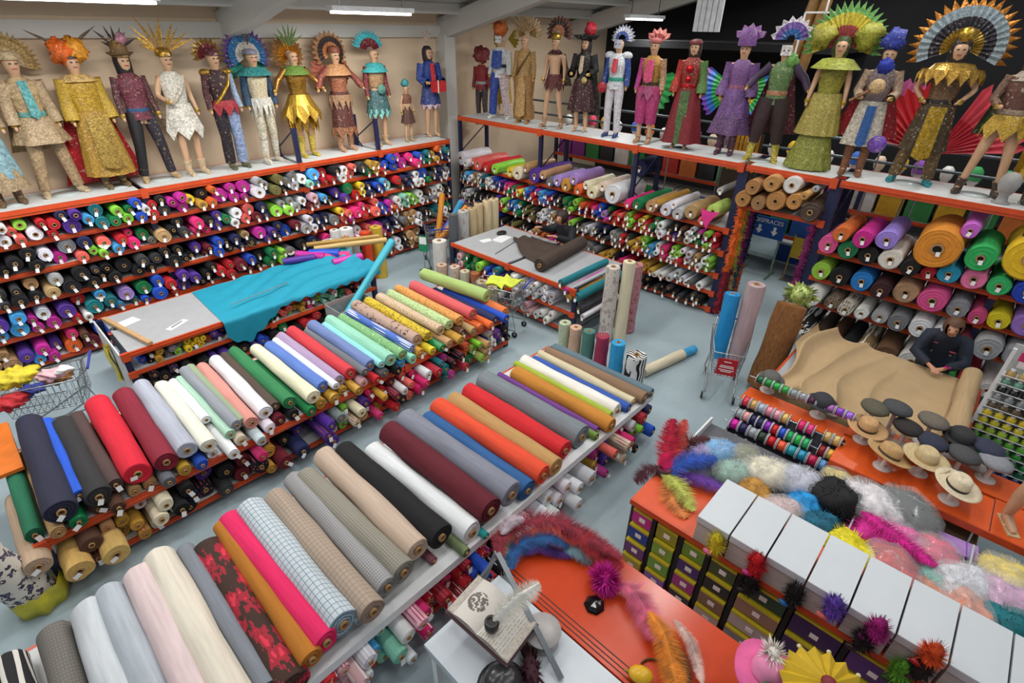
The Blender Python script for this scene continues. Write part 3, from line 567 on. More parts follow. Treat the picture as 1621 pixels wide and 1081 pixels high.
# ---------------------------------------------------------------- rolls standing upright
def upright(label,c,x,y,r,h,pat='',tilt=0,az=0,z=0,name='upright_fabric_roll',group=None,core=True):
    Mx=Matrix.Rotation(az,3,'Z')@Matrix.Rotation(tilt,3,'Y')@Matrix.Rotation(PI/2,3,'X')
    o=roll(label,c,r,h,(x,y,z+(abs(math.sin(tilt))*r if tilt else 0)),Mx.to_euler(),pat,group,name,core=False)
    if core:  # core shows at the upper end
        ob('cardboard_core',CORE,o,(0,1,0),(0,0,PI))
    return o
for a in (('off-white toile roll standing at the end of the small cutting table','cfc6bd',6.88,4.16,.12,1.38,'toile'),('cream roll standing between the two patterned ones by the table end','ddd2b4',7.0,3.95,.1,1.5,''),('rose red floral roll wrapped in plastic standing by the table end','b88088',7.42,4.05,.12,1.3,'rose_toile')): upright(*a,group='rolls standing at the small cutting table')
for a in (('sage floral roll standing at the right end of the front table','b9c6b0',5.98,4.38,.1,.62,'small_floral'),('pink floral roll standing at the right end of the front table','d8a898',5.98,4.16,.1,.62,'small_floral'),('bottle green roll standing at the right end of the front table','4f7f74',6.0,3.92,.1,.64,''),('raspberry roll standing at the right end of the front table','a03050',6.03,3.68,.105,.64,''),('sky blue plastic-wrapped roll standing at the right end of the front table','2f9fd8',6.0,3.38,.11,.66,'satin'),('zebra print bundle standing at the right end of the front table','e6e4e0',6.05,3.08,.15,.55,'zebra')): upright(*a,group='rolls standing at the end of the front table')
roll('cream roll with a sky blue end lying on the floor between the tables','d8ccb0',.085,.95,(6.35,3.08,.085),(0,0,-PI/2-.2),'',name='floor_fabric_roll'); roll('short sky blue roll end on the floor past the cream one','3f9ed0',.07,.3,(7.3,2.89,.07),(0,0,-PI/2-.2),'satin',name='floor_fabric_roll')
for a in (('silver roll standing beyond the right end of the long cutting table','a8a8a6',5.12,9.12,.1,.98,'satin'),('orange red roll standing beyond the right end of the long cutting table','d8421f',5.4,9.14,.11,1.08,'satin'),('mustard yellow tall roll standing beyond the long cutting table','c9a83a',5.68,9.16,.13,1.12,'satin'),('white floral roll in plastic standing behind the teal fabric','c9c4c0',4.95,9.15,.12,.98,'toile'),('brown and white plastic-wrapped roll standing behind the teal fabric','b8876a',5.1,9.4,.07,1.0,''),('grey plastic-wrapped roll standing behind the teal fabric','b2b4ba',4.75,9.45,.14,.98,'camo'),('white lace roll standing behind the teal fabric','dcdcda',5.0,9.62,.1,1.1,'satin'),('large white paper-capped roll standing beside the silver one','e2e4e6',5.22,9.55,.14,1.1,'')): upright(*a,group='rolls standing beyond the long cutting table')
def leaning(label,c,a,b,r,pat='satin',name='leaning_tube'):
    a,b=Vector(a),Vector(b); d=b-a; return roll(label,c,r,d.length,a,Vector((0,1,0)).rotation_difference(d).to_euler(),pat,None,name)
leaning('long turquoise tube leaning out of a bin between the tables','3fb0c4',(3.62,7.2,.46),(5.0,7.57,1.41),.065); leaning('thin pale tube leaning beside the turquoise one','a9c4c4',(3.7,7.3,.4),(4.7,7.55,1.08),.028)
g=G().box(3.5,4.15,7.02,7.5,.0,.02)
for a in((3.5,3.52,7.02,7.5),(4.13,4.15,7.02,7.5),(3.5,4.15,7.02,7.04),(3.5,4.15,7.48,7.5)): g.box(*a,.02,.72)
tag(part('tube_bin',g,M('a9b0b0',.15,0,.05,alpha=.45)),'clear plastic bin standing between the cutting table and rear display table','bin')
for i,(c,x,y,z,r) in enumerate((('c9a86a',4.55,8.85,1.06,.05),('a88440',4.5,9.02,1.1,.045))):
    roll(('pale' if i==0 else 'dark')+' gold tube lying across behind the teal fabric',c,r,1.35,(x+.9,y-.4,z+.02),(0,0,1.15),'satin',name='leaning_tube')
for i,(k,x,y,r,z) in enumerate((('M',4.35,8.9,.07,1.0),('B',4.6,8.8,.08,1.02),('P',4.75,8.7,.06,.99),('V',4.2,9.0,.06,1.0),('M',4.85,8.45,.08,.98))):
    roll('%s satin roll in the bright heap behind the teal fabric'%CN[k] if i!=4 else 'magenta satin roll at the right tip of the teal fabric',k,r,.55,(x-.1,y-.2,z),(0,0,.6+.2*i),'satin',name='small_fabric_roll',group='bright satin rolls behind the teal fabric')
# rolls standing left of and on the small cutting table
for a in (('charcoal roll standing at the left end of the small cutting table','55585e',6.75,7.95,.1,1.42,''),('grey marbled roll standing at the left end of the small cutting table','b4b4b2',7.05,7.98,.12,1.42,'toile'),('tan roll standing at the left end of the small cutting table','c0ab86',7.3,7.98,.1,1.42,''),('beige wrapped roll standing left of the table papers','c9b48c',7.55,8.05,.1,1.45,'satin'),('pale beige roll standing left of the table papers','d2c09a',7.78,8.02,.1,1.48,''),('cream roll nearest the back rack beside the table','d8caa4',8.02,8.05,.11,1.46,'satin')): upright(*a,group='rolls standing at the left end of the small cutting table')
for a in (('white cloth bundle in plastic standing in front of the charcoal roll','d6d4d0',6.38,7.98,.15,.95,'satin'),('pinkish plastic-wrapped roll standing left of the table stacks','c4a890',6.1,7.6,.11,.62,'toile'),('pale pink plastic-wrapped roll standing by the table corner','d0b8a8',6.22,7.35,.11,.62,'toile'),('white floral plastic-wrapped roll standing by the table corner','c9bfae',6.25,7.08,.1,.6,'small_floral'),('copper brown roll standing by the table corner','a8623a',6.3,6.84,.09,.62,'satin'),('beige floral roll standing in front of the table','c8b698',6.22,6.58,.12,.55,'toile'),('second beige floral roll standing in front of the table','bfae90',6.22,6.3,.1,.52,'small_floral')): upright(*a,group='wrapped rolls standing in front of the small cutting table')
# ================================================================ costumed mannequins
def joints(arm='down',leg='straight'):
    J=dict(pel=(0,0,.95),waist=(0,.0,1.08),chest=(0,.005,1.28),neck0=(0,.01,1.45),neck=(0,0,1.505),chin=(0,-.02,1.555),head=(0,-.01,1.635),crown=(0,.0,1.71))
    A={'down':((.21,.02,1.17),(.235,-.04,.94),(.235,-.07,.86)),'hip':((.32,.06,1.2),(.2,-.08,1.06),(.15,-.12,1.03)),'fwd':((.24,0,1.17),(.19,-.2,1.1),(.15,-.27,1.1)),'out':((.34,0,1.27),(.44,-.08,1.12),(.47,-.12,1.06)),'up':((.34,-.03,1.3),(.4,-.1,1.5),(.4,-.12,1.59))}
    al,ar=(arm if isinstance(arm,tuple) else (arm,arm))
    for s,a in((-1,al),(1,ar)):
        k='l' if s<0 else 'r'; J['sh'+k]=(s*.165,.005,1.41)
        for n,p in zip(('el','wr','ha'),A[a]): J[n+k]=(s*p[0],p[1],p[2])
    Lg={'straight':((.1,-.02,.5),(.105,.03,.08),(.115,-.12,.03)),'wide':((.15,-.03,.5),(.2,.03,.08),(.23,-.1,.03)),'step':((.1,-.05,.5),(.12,-.04,.08),(.13,-.19,.03))}
    for s,k in((-1,'l'),(1,'r')):
        L=Lg[leg] if not(leg=='step' and s>0) else Lg['straight']
        J['hi'+k]=(s*.085,0,.92)
        for n,p in zip(('kn','an','to'),L): J[n+k]=(s*p[0],p[1],p[2])
    return {k:Vector(v) for k,v in J.items()}
SKR=dict(pel=(.13,.1),waist=(.11,.085),chest=(.145,.1),neck0=(.08,.06),neck=(.055,.055),chin=(.07,.085),head=(.1,.12),crown=(.075,.09),shl=(.06,.06),shr=(.06,.06),ell=(.04,.04),elr=(.04,.04),wrl=(.027,.027),wrr=(.027,.027),hal=(.03,.018),har=(.03,.018),hil=(.095,.095),hir=(.095,.095),knl=(.058,.06),knr=(.058,.06),anl=(.035,.04),anr=(.035,.04),tol=(.035,.028),tor=(.035,.028))
SKE=[('pel','waist'),('waist','chest'),('chest','neck0'),('neck0','neck'),('neck','chin'),('chin','head'),('head','crown')]+[(a+k,b+k) for k in 'lr' for a,b in(('sh','el'),('el','wr'),('wr','ha'),('hi','kn'),('kn','an'),('an','to'))]+[('chest','shl'),('chest','shr'),('pel','hil'),('pel','hir')]
def skin_mesh(J,radii,edges,root,sub=1,name='body'):
    """one continuous surface grown around a skeleton"""
    ks=list(J); me=bpy.data.meshes.new('skeleton'); me.from_pydata([tuple(J[k]) for k in ks],[(ks.index(a),ks.index(b)) for a,b in edges],[])
    o=bpy.data.objects.new('skeleton',me); COL.objects.link(o)
    o.modifiers.new('s','SKIN'); sm=o.modifiers.new('u','SUBSURF'); sm.levels=sub; sm.render_levels=sub
    for i,k in enumerate(ks):
        d=me.skin_vertices[0].data[i]; d.radius=radii[k]; d.use_root=(k==root)
    dg=bpy.context.evaluated_depsgraph_get(); r=bpy.data.meshes.new_from_object(o.evaluated_get(dg)); r.name=name
    bpy.data.objects.remove(o); bpy.data.meshes.remove(me)
    for p in r.polygons: p.use_smooth=True
    return r
BODY={}
def body_mesh(arm,leg):
    if (arm,leg) not in BODY: BODY[(arm,leg)]=skin_mesh(joints(arm,leg),SKR,SKE,'pel')
    return BODY[(arm,leg)]
def CM(c):
    """costume colour: 'hex', 'hex*' = metallic foil"""
    k=('cm',c)
    if k not in MC:
        mt,nt,p=nodes('costume_'+c[:6]); v=coords(nt); q=random.Random(int(c[:6],16))
        vo=N(nt,'ShaderNodeTexVoronoi',{'Vector':v,'Scale':q.choice((38.,55.,75.))}); f=RAMP(nt,N(nt,'ShaderNodeSeparateColor',{0:vo.outputs['Color']}).outputs[0],-.9,1.15)
        b2=MIX(nt,1.,lin(c[:6]),N(nt,'ShaderNodeCombineColor',{0:f,1:f,2:f}).outputs[0],'MULTIPLY'); b3=MIX(nt,1.,b2,(1.25,1.25,1.25,1),'MULTIPLY')
        tr=q.choice(('e8d8a8','d8c088','f0e8d8','2a2024')); b3=MIX(nt,MT(nt,'MULTIPLY',MT(nt,'GREATER_THAN',noise(nt,v,q.choice((28.,40.,55.)),2.),.64),.35),b3,lin(tr)); nt.links.new(b3,p.inputs['Base Color'])
        p.inputs['Roughness'].default_value=.3 if c.endswith('*') else .6; p.inputs['Metallic'].default_value=.7 if c.endswith('*') else 0
        bump(nt,p,vo.outputs['Distance'],.4,.006); MC[k]=mt
    return MC[k]
def folds(n,amp,ph=0): return lambda i,t:1+amp*math.sin(n*t+ph)
def mannequin(label,loc,rz,spec,arm='down',leg='straight',sc=1.,skin='c9a07e',group='costumed mannequins on top of the racks'):
    t=thing('costumed_mannequin',label,'mannequin',loc,rz,group); sc*=1.08 if loc[2]<2.45 else 1; t.scale=(sc,sc,sc); J=joints(arm,leg)
    bm=body_mesh(arm,leg); b=ob('body',bm,t)
    if not bm.materials: bm.materials.append(M('obj',.4,0,.05))
    b.color=lin(skin)
    part('base_plate',G().lathe([(.001,0),(.17,0),(.17,.012),(.001,.012)],16),M('b9c2c2',.15,0,.05),t)
    off=[0]
    for k in 'lr':
        part('bracelet',G().lathe([(.034,-.03),(.04,0),(.034,.03)],10).xf(Matrix.Translation(J['wr'+k])),CM('c9a24a*'),t)
    part('eyes',G().box(-.045,-.018,-.122,-.112,1.632,1.646),M('2a1c18',.4),t); part('eyes',G().box(.018,.045,-.122,-.112,1.632,1.646),M('2a1c18',.4),t); part('mouth',G().box(-.024,.024,-.112,-.1,1.575,1.586),M('9a3a38',.5),t)
    for op,*a in spec:
        c=a[0] if a else None; p=a[1:]; off[0]+=1; ph=off[0]*1.7
        if op=='torso':
            z0,z1,f=(list(p)+[.9,1.44,1.][len(p):])[:3]
            prof=[(.16,.12,.88),(.152,.115,.96),(.128,.1,1.08),(.15,.115,1.22),(.168,.122,1.32),(.165,.11,1.4),(.1,.075,1.46),(.07,.065,1.485)]
            g=G(); V=[];F=[];n=16; pr=[q for q in prof if z0-.03<=q[2]<=z1+.06]
            for rx,ry,z in pr:
                for j in range(n):
                    th=2*PI*j/n; V.append((math.cos(th)*(rx*f+.012),math.sin(th)*(ry*f+.012),z))
            for i in range(len(pr)-1):
                for j in range(n): q=(j+1)%n; F.append((i*n+j,i*n+q,(i+1)*n+q,(i+1)*n+j))
            part('bodice',g.add(V,F,0,True),CM(c),t)
        elif op=='sleeves':
            r=p[0] if p else .055; fl=p[1] if len(p)>1 else 1.; 
            for k in 'lr': part('sleeve',G().tube([J['sh'+k]+Vector((0,0,.02)),(J['sh'+k]+J['el'+k])/2,J['el'+k],J['el'+k].lerp(J['wr'+k],.6),J['wr'+k].lerp(J['ha'+k],.1)],[r*1.25,r*1.12,r,r*.9*fl,r*.85*fl],10,cap=False),CM(c if k=='l' or len(p)<3 else p[2]),t)
        elif op=='pants':
            r=p[0] if p else .085; fl=p[1] if len(p)>1 else .75; cut=p[3] if len(p)>3 else 1.
            for k in 'lr':
                hi,kn,an=J['hi'+k]+Vector((0,0,.05)),J['kn'+k],J['kn'+k].lerp(J['an'+k],cut*.95); part('trouser_leg',G().tube([hi,hi.lerp(kn,.5),kn,kn.lerp(an,.5),an],[r*1.25,r*1.1,r*.9,r*fl*1.05,r*fl],12,cap=False),CM(c if k=='l' or len(p)<3 or not p[2] else p[2]),t)
        elif op=='skirt':
            zt,zb,r0,r1,n,am=(list(p)+[1.05,.55,.15,.26,9,.1][len(p):])[:6]; g=G(); k=6
            g.lathe([(r0+(r1-r0)*(i/k)**.8,zt+(zb-zt)*i/k) for i in range(k+1)],40,ey=.8,wob=lambda i,th:1+am*(i/k)*math.sin(n*th+ph)); part('skirt',g,CM(c),t)
        elif op=='jag':   # pointed skirt or tunic hem
            zt,zb,r0,r1,n=(list(p)+[1.05,.6,.16,.25,9][len(p):])[:5]; g=G(); V=[];F=[];m_=n*2
            for i,(r,z) in enumerate(((r0,zt),((r0+r1)/2,(zt+zb)/2+.06),(r1,zb))):
                for j in range(m_):
                    th=2*PI*j/m_; zz=z+(.14 if i==2 and j%2 else 0); V.append((math.cos(th)*r*(1+.04*(j%2)),math.sin(th)*r*.8,zz))
            for i in range(2):
                for j in range(m_): q=(j+1)%m_; F.append((i*m_+j,i*m_+q,(i+1)*m_+q,(i+1)*m_+j))
            part('pointed_hem',g.add(V,F),CM(c),t)
        elif op=='panel':
            w,zt,zb=(list(p)+[.2,1.05,.3][len(p):])[:3]; y0=p[3] if len(p)>3 else -.17
            g=G().grid(lambda u,v:((u-.5)*w*(1+.15*v),y0-.06*v+.05*abs(u-.5)+.01*math.sin(u*18),zt+(zb-zt)*v-.05*(1-abs(u-.5)*2)*v),8,8); part('apron_panel',g,CM(c),t)
        elif op=='boots':
            h=p[0] if p else .3
            for k in 'lr':
                an,to,kn=J['an'+k],J['to'+k],J['kn'+k]; top=an.lerp(kn,min(1,h/.42)); part('boot',G().tube([top,an+Vector((0,0,.03)),an+Vector((0,-.02,-.035)),to+Vector((0,.02,.005)),to+Vector((0,-.03,0))],[.066,.05,.05,.045,.03],10),CM(c),t)
        elif op=='belt': part('belt',G().lathe([(.15,-.035),(.158,0),(.15,.035)],18,(0,0,p[0] if p else 1.06),ey=.8),CM(c),t)
        elif op=='collar':
            r,dz=(list(p)+[.26,.08][len(p):])[:2]; g=G().lathe([(.06,1.5),(r*.6,1.48),(r,1.46-dz)],32,ey=.75,wob=lambda i,th:1+(.06*math.sin(16*th) if i==2 else 0)); part('collar',g,CM(c),t)
        elif op=='pads':
            r=p[0] if p else .09
            for k in 'lr': part('shoulder_pad',G().ball(J['sh'+k]+Vector((0,0,.04)),r,10,6,sc=(1.1,.9,.7)),CM(c),t)
        elif op=='fan':   # colours from inside out; R, angle span, pleats, centre height, squash
            cols=c if isinstance(c,list) else [c]; R,span,n,zc,r0=(list(p)+[.35,2.4,18,1.68,.1][len(p):])[:5]; g=G(); V=[];F=[]; m_=2*n+1; K=len(cols); mi=[]
            for i in range(K+1):
                for j in range(m_):
                    th=PI/2-span/2+span*j/(m_-1); r=r0+(R-r0)*i/K; 
                    if i==K: r*=1.0 if j%2 else .8
                    V.append((math.cos(th)*r,.075+(.02 if j%2 else 0)+.06*(i/K)**2,zc+math.sin(th)*r))
            for i in range(K):
                for j in range(m_-1): F.append((i*m_+j,i*m_+j+1,(i+1)*m_+j+1,(i+1)*m_+j)); mi.append(i)
            g.add(V,F); g.m=mi; V2=[(x,y+.012,z) for x,y,z in V]; q=len(g.f); g.add(V2,[f[::-1] for f in F]); g.m[q:]=mi
            me=g.mesh('headdress_fan',[CM(x) for x in cols]); ob('headdress_fan',me,t)
        elif op=='spikes':
            n,ln,zc,sp=(list(p)+[9,.35,1.72,1.6][len(p):])[:4]; g=G(); V=[(0,.02,zc-.03)];F=[]; q=random.Random(n+int(ln*100))
            for j in range(n):
                th=PI/2-sp/2+sp*j/max(1,n-1)+q.uniform(-.05,.05); el=q.uniform(-.3,.3); d=Vector((math.cos(th)*math.cos(el),math.sin(el),math.sin(th)*math.cos(el))); L=ln*q.uniform(.75,1.1); sd=d.cross(Vector((0,1,0))).normalized(); b0=Vector((0,.02,zc)); i0=len(V)
                V+=[b0+d*L*.55+sd*.02,b0+d*L*.55-sd*.02,b0+d*L,b0+d*L*.5+Vector((0,.02,0))]; F+=[(0,i0,i0+2),(0,i0+2,i0+1),(0,i0+3,i0),(0,i0+1,i0+3),(i0,i0+3,i0+2),(i0+1,i0+2,i0+3)]
            part('plume_spray',g.add(V,F),CM(c),t)
        elif op=='cap':
            h,r=(list(p)+[.12,.1][len(p):])[:2]; part('hat',G().lathe([(r*1.06,1.68),(r*1.08,1.70),(r,1.70+h*.5),(r*.8,1.70+h*.85),(.002,1.70+h)],18,(0,.0,0),ey=1.15),CM(c),t)
        elif op=='brim':
            r,up=(list(p)+[.26,.03][len(p):])[:2]; part('hat_brim',G().lathe([(.09,1.7),(r*.7,1.695),(r,1.7+up),(r,1.71+up),(r*.7,1.71),(.09,1.715)],26,(0,0,0),ey=.95,wob=folds(2,.06)),CM(c),t)
        elif op=='fluff':
            x,y,z,r=p; g=G(); q=random.Random(int(r*1000)); 
            g.ball((x,y,z),r,14,9); g.v=[tuple(Vector((x,y,z))+(Vector(v)-Vector((x,y,z)))*q.uniform(.72,1.25)) for v in g.v]; part('feather_puff',g,CM(c),t)
        elif op=='hair': 
            L=p[0] if p else .2; part('wig',G().lathe([(.002,1.76),(.06,1.755),(.1,1.7),(.108,1.62),(.1,1.62-L*.6),(.07,1.62-L)],16,(0,.03,0),wob=folds(8,.05)),CM(c),t)
        elif op=='mask': part('mask',G().grid(lambda u,v:((u-.5)*.15,-.1-.02*math.sin(u*PI),1.57+.14*v),6,5),CM(c),t)
        elif op=='cape':
            L,w=(list(p)+[.95,.5][len(p):])[:2]; g=G().grid(lambda u,v:((u-.5)*(.3+w*v),.14+.1*v+.03*math.sin(u*14),1.42-L*v),20,8); part('cape',g,CM(c),t)
        elif op=='strap':
            s=p[0] if p else 1; part('sash',G().tube([(s*.15,-.06,1.43),(s*.07,-.145,1.28),(-s*.06,-.14,1.12),(-s*.15,-.06,1.0)],[.03]*4,6,ex=.4),CM(c),t)
        elif op=='disc': 
            x,y,z,r=p; part('shield',G().lathe([(.002,-.03),(r*.6,-.025),(r,0),(r,.012),(.002,.012)],18,(0,0,0),ax='y').xf(Matrix.Translation((x,y,z))),CM(c),t)
        elif op=='wing':
            R,z=p[0],p[1]
            for s in(-1,1):
                g=G(); m_=13; V=[(s*.08,.16,z)]; 
                for j in range(m_): th=-.9+1.9*j/(m_-1); r=R*(1 if j%2 else .85); V.append((s*(.08+math.cos(th)*r),.2+.03*(j%2),z+math.sin(th)*r))
                g.add(V,[(0,j,j+1) for j in range(1,m_)]); part('wing',g,CM(c),t)
        elif op=='fringe':
            z,L,r,n=p; g=G(); V=[];F=[];m_=n*2
            for i in range(2):
                for j in range(m_): th=2*PI*j/m_; rr=r*(1+.12*i); V.append((math.cos(th)*rr,math.sin(th)*rr*.8,z-(L*(1 if j%2 else .35) if i else 0)))
            part('fringe',g.add(V,[(j,(j+1)%m_,m_+(j+1)%m_,m_+j) for j in range(m_)]),CM(c),t)
        elif op=='stick':
            a0,b0,r=p; part('rod',G().tube([a0,b0],r,7),CM(c),t)
    return t
LFT=lambda x,y=10.42:(x,y,2.4)
LSC=1.08
mannequin('mannequin at the far left edge in blue and tan striped skirt',LFT(.5,10.3),.1,[('torso','9a8468'),('sleeves','9a8468'),('skirt','7fa3ae',1.0,.35,.16,.24,8,.08),('skirt','a08a6a',.45,.2,.22,.27,8,.08),('boots','6a5238'),('fan',['b89a66','a5834f'],.3)])
mannequin('mannequin in beige robe with teal sash and wide straw halo hat',LFT(1.15,10.42),.12,[('torso','b49a72'),('sleeves','b39a78',.075,1.2),('panel','4f9a9a',.09,1.45,1.05,-.15),('belt','5f9a90',1.05),('skirt','a98f6c',1.02,.7,.17,.3,6,.12),('pants','a68c6a',.085,.8),('boots','c0aa88',.2),('cape','ab9168',.85,.35),('fan',['d6c19a','c2a672','a98a50'],.36,3.8,24,1.64,.07),('cap','c9b28a',.08)],leg='wide')
mannequin('mannequin in gold embroidered robe with red cape and orange feather headdress',LFT(1.82,10.38),.1,[('torso','b08a22',.88,1.46,1.15),('sleeves','b5932c',.085,1.25),('collar','c9a86a',.24,.05),('belt','c9a24a*',1.03),('skirt','a8812a',1.04,.2,.18,.3,10,.06),('panel','c2a052*',.26,1.0,.35,-.24),('cape','b81420',1.35,.75),('fluff','e8691c',-.06,0,1.76,.15),('fluff','f0a02a',.08,-.02,1.78,.14),('cap','5a4a3a',.06),('spikes','5a4028',2,.5,1.78,2.0),('boots','6a5a3a')])
mannequin('mannequin in patched dark jeans and maroon vest with feathered top hat',LFT(2.46,10.4),.08,[('torso','6a2a3c'),('sleeves','5a3038',.05,.8),('belt','28507a',1.0),('pants','1c1a1e',.08,.8,'2a2430'),('boots','b89a70',.12),('cap','7a5a30',.2,.1),('brim','6a5030',.17),('spikes','3a2a28',7,.3,1.78,2.2),('hair','1a1416',.25),('fluff','c98aa0',.05,-.05,1.9,.07)],leg='wide')
mannequin('mannequin in white toga with tall golden wheat headdress',LFT(3.04,10.38),.06,[('torso','d8d2c4'),('jag','d9d4c8',1.05,.55,.16,.26,7),('strap','c9bfae'),('cape','b9a48a',.7,.3),('spikes','d0a040*',11,.5,1.72,2.4),('cap','b98e3c*',.1),('boots','c8b090',.15)],arm=('fwd','down'))
mannequin('mannequin in black and red guard coat with blue striped side',LFT(3.74,10.35),.05,[('torso','3a1c22'),('sleeves','4a1a22',.055,1.,'9fb0cc'),('strap','c9a03a*'),('belt','b02a30',1.02),('jag','a82832',1.05,.82,.16,.21,8),('pants','241a24',.09,.9,'8fa0c4'),('pads','b08a3a*',.08),('fan',['7a2030','b08a4a*'],.24,4.0,12,1.68,.07),('cap','5a2028',.08),('boots','5a5a40',.06)])
mannequin('mannequin in cream costume with big blue and purple peacock fan headdress',LFT(4.4,10.4),.03,[('torso','cfc0a0'),('sleeves','1f3f5c',.06,1.2),('collar','2f8a8a',.3,.08),('fringe','d8d4c8',1.05,.3,.18,14),('pants','c9bfa8',.075,.7),('wing','2f9a86',.26,1.5),('fan',['d8d0c8','2a6a9a','4a2a78'],.4,4.2,20,1.66,.09),('cap','8a8a9a',.06),('spikes','3a2a38',5,.45,1.82,.6),('boots','d6d0c0',.3)],leg='step')
mannequin('mannequin in golden feather skirt with round gold disc headdress',LFT(5.15,10.4),0,[('torso','b08232*',.95,1.36),('sleeves','b5803a*',.05,.8),('collar','6a8a3a',.26,.1),('jag','c9a03c*',1.05,.6,.17,.34,10),('fringe','b88a2a*',.75,.35,.24,12),('fan',['c98a2c*','8a5a20'],.3,5.2,18,1.66,.06),('spikes','5a7a3a',7,.35,1.8,2.),('boots','c9b24a',.3)],arm='out')
mannequin('mannequin in copper brown feather warrior dress with animal crest',LFT(6.0,10.38),-.03,[('torso','9a5a3e'),('sleeves','8a3f34',.055,1.3),('wing','a85a44',.32,1.36),('collar','c08a5a',.28,.14),('skirt','5c2e2a',1.05,.35,.17,.22,8,.06),('fringe','8f5a3a',.45,.2,.23,10),('fringe','a07a5a',1.0,.25,.2,12),('fan',['c98a5a','3a2a26','a8764a'],.34,4.6,16,1.68,.07),('cap','8a4a34',.09),('boots','c09070',.2)],arm='out')
mannequin('mannequin in turquoise feather kilt with twin fan headdress',LFT(6.86,10.35),-.05,[('torso','b08a62',1.,1.36),('sleeves','7a2c34',.055,.9),('collar','3fb0b4',.27,.12),('skirt','3a6468',1.03,.62,.16,.24,12,.08),('fringe','7fc4bc',.7,.18,.22,12),('fan',['7a2230','3fc0cc'],.36,2.6,14,1.68,.08),('boots','c8a884',.1),('disc','4f8a7c',0,-.2,1.05,.09)])
mannequin('small child mannequin with teal feather crest between two taller ones',LFT(7.56,10.3),-.06,[('torso','7a4a3a'),('skirt','5a3a30',1.0,.6,.16,.24,8,.1),('fluff','3f9aa0',0,0,1.8,.12),('fringe','c0a07a',1.2,.2,.17,8),('boots','b89a78',.15)],sc=.62)
mannequin('mannequin in blue outfit with red scarf holding a red box',LFT(8.3,10.38),-.1,[('torso','27408c'),('sleeves','2a4494',.075,1.3),('panel','c02030',.1,1.45,1.05,-.15),('skirt','2c4080',1.02,.68,.16,.22,7,.08),('fringe','c8b0c0',.7,.12,.2,10),('hair','2a2026',.18),('spikes','d0b8a8',4,.35,1.8,.8)],arm='fwd')
g=G().box(-.17,.17,-.06,.06,-.11,.11); t=tag(part('red_box',g,M('b8242c',.5),None,loc=(8.27,10.03,3.52)),'red box held in front of the blue-clad mannequin','box'); 
part('trim',G().bar((-.06,-.065,-.13),(-.06,-.065,.13),.02),M('e6d8c8',.5),t)
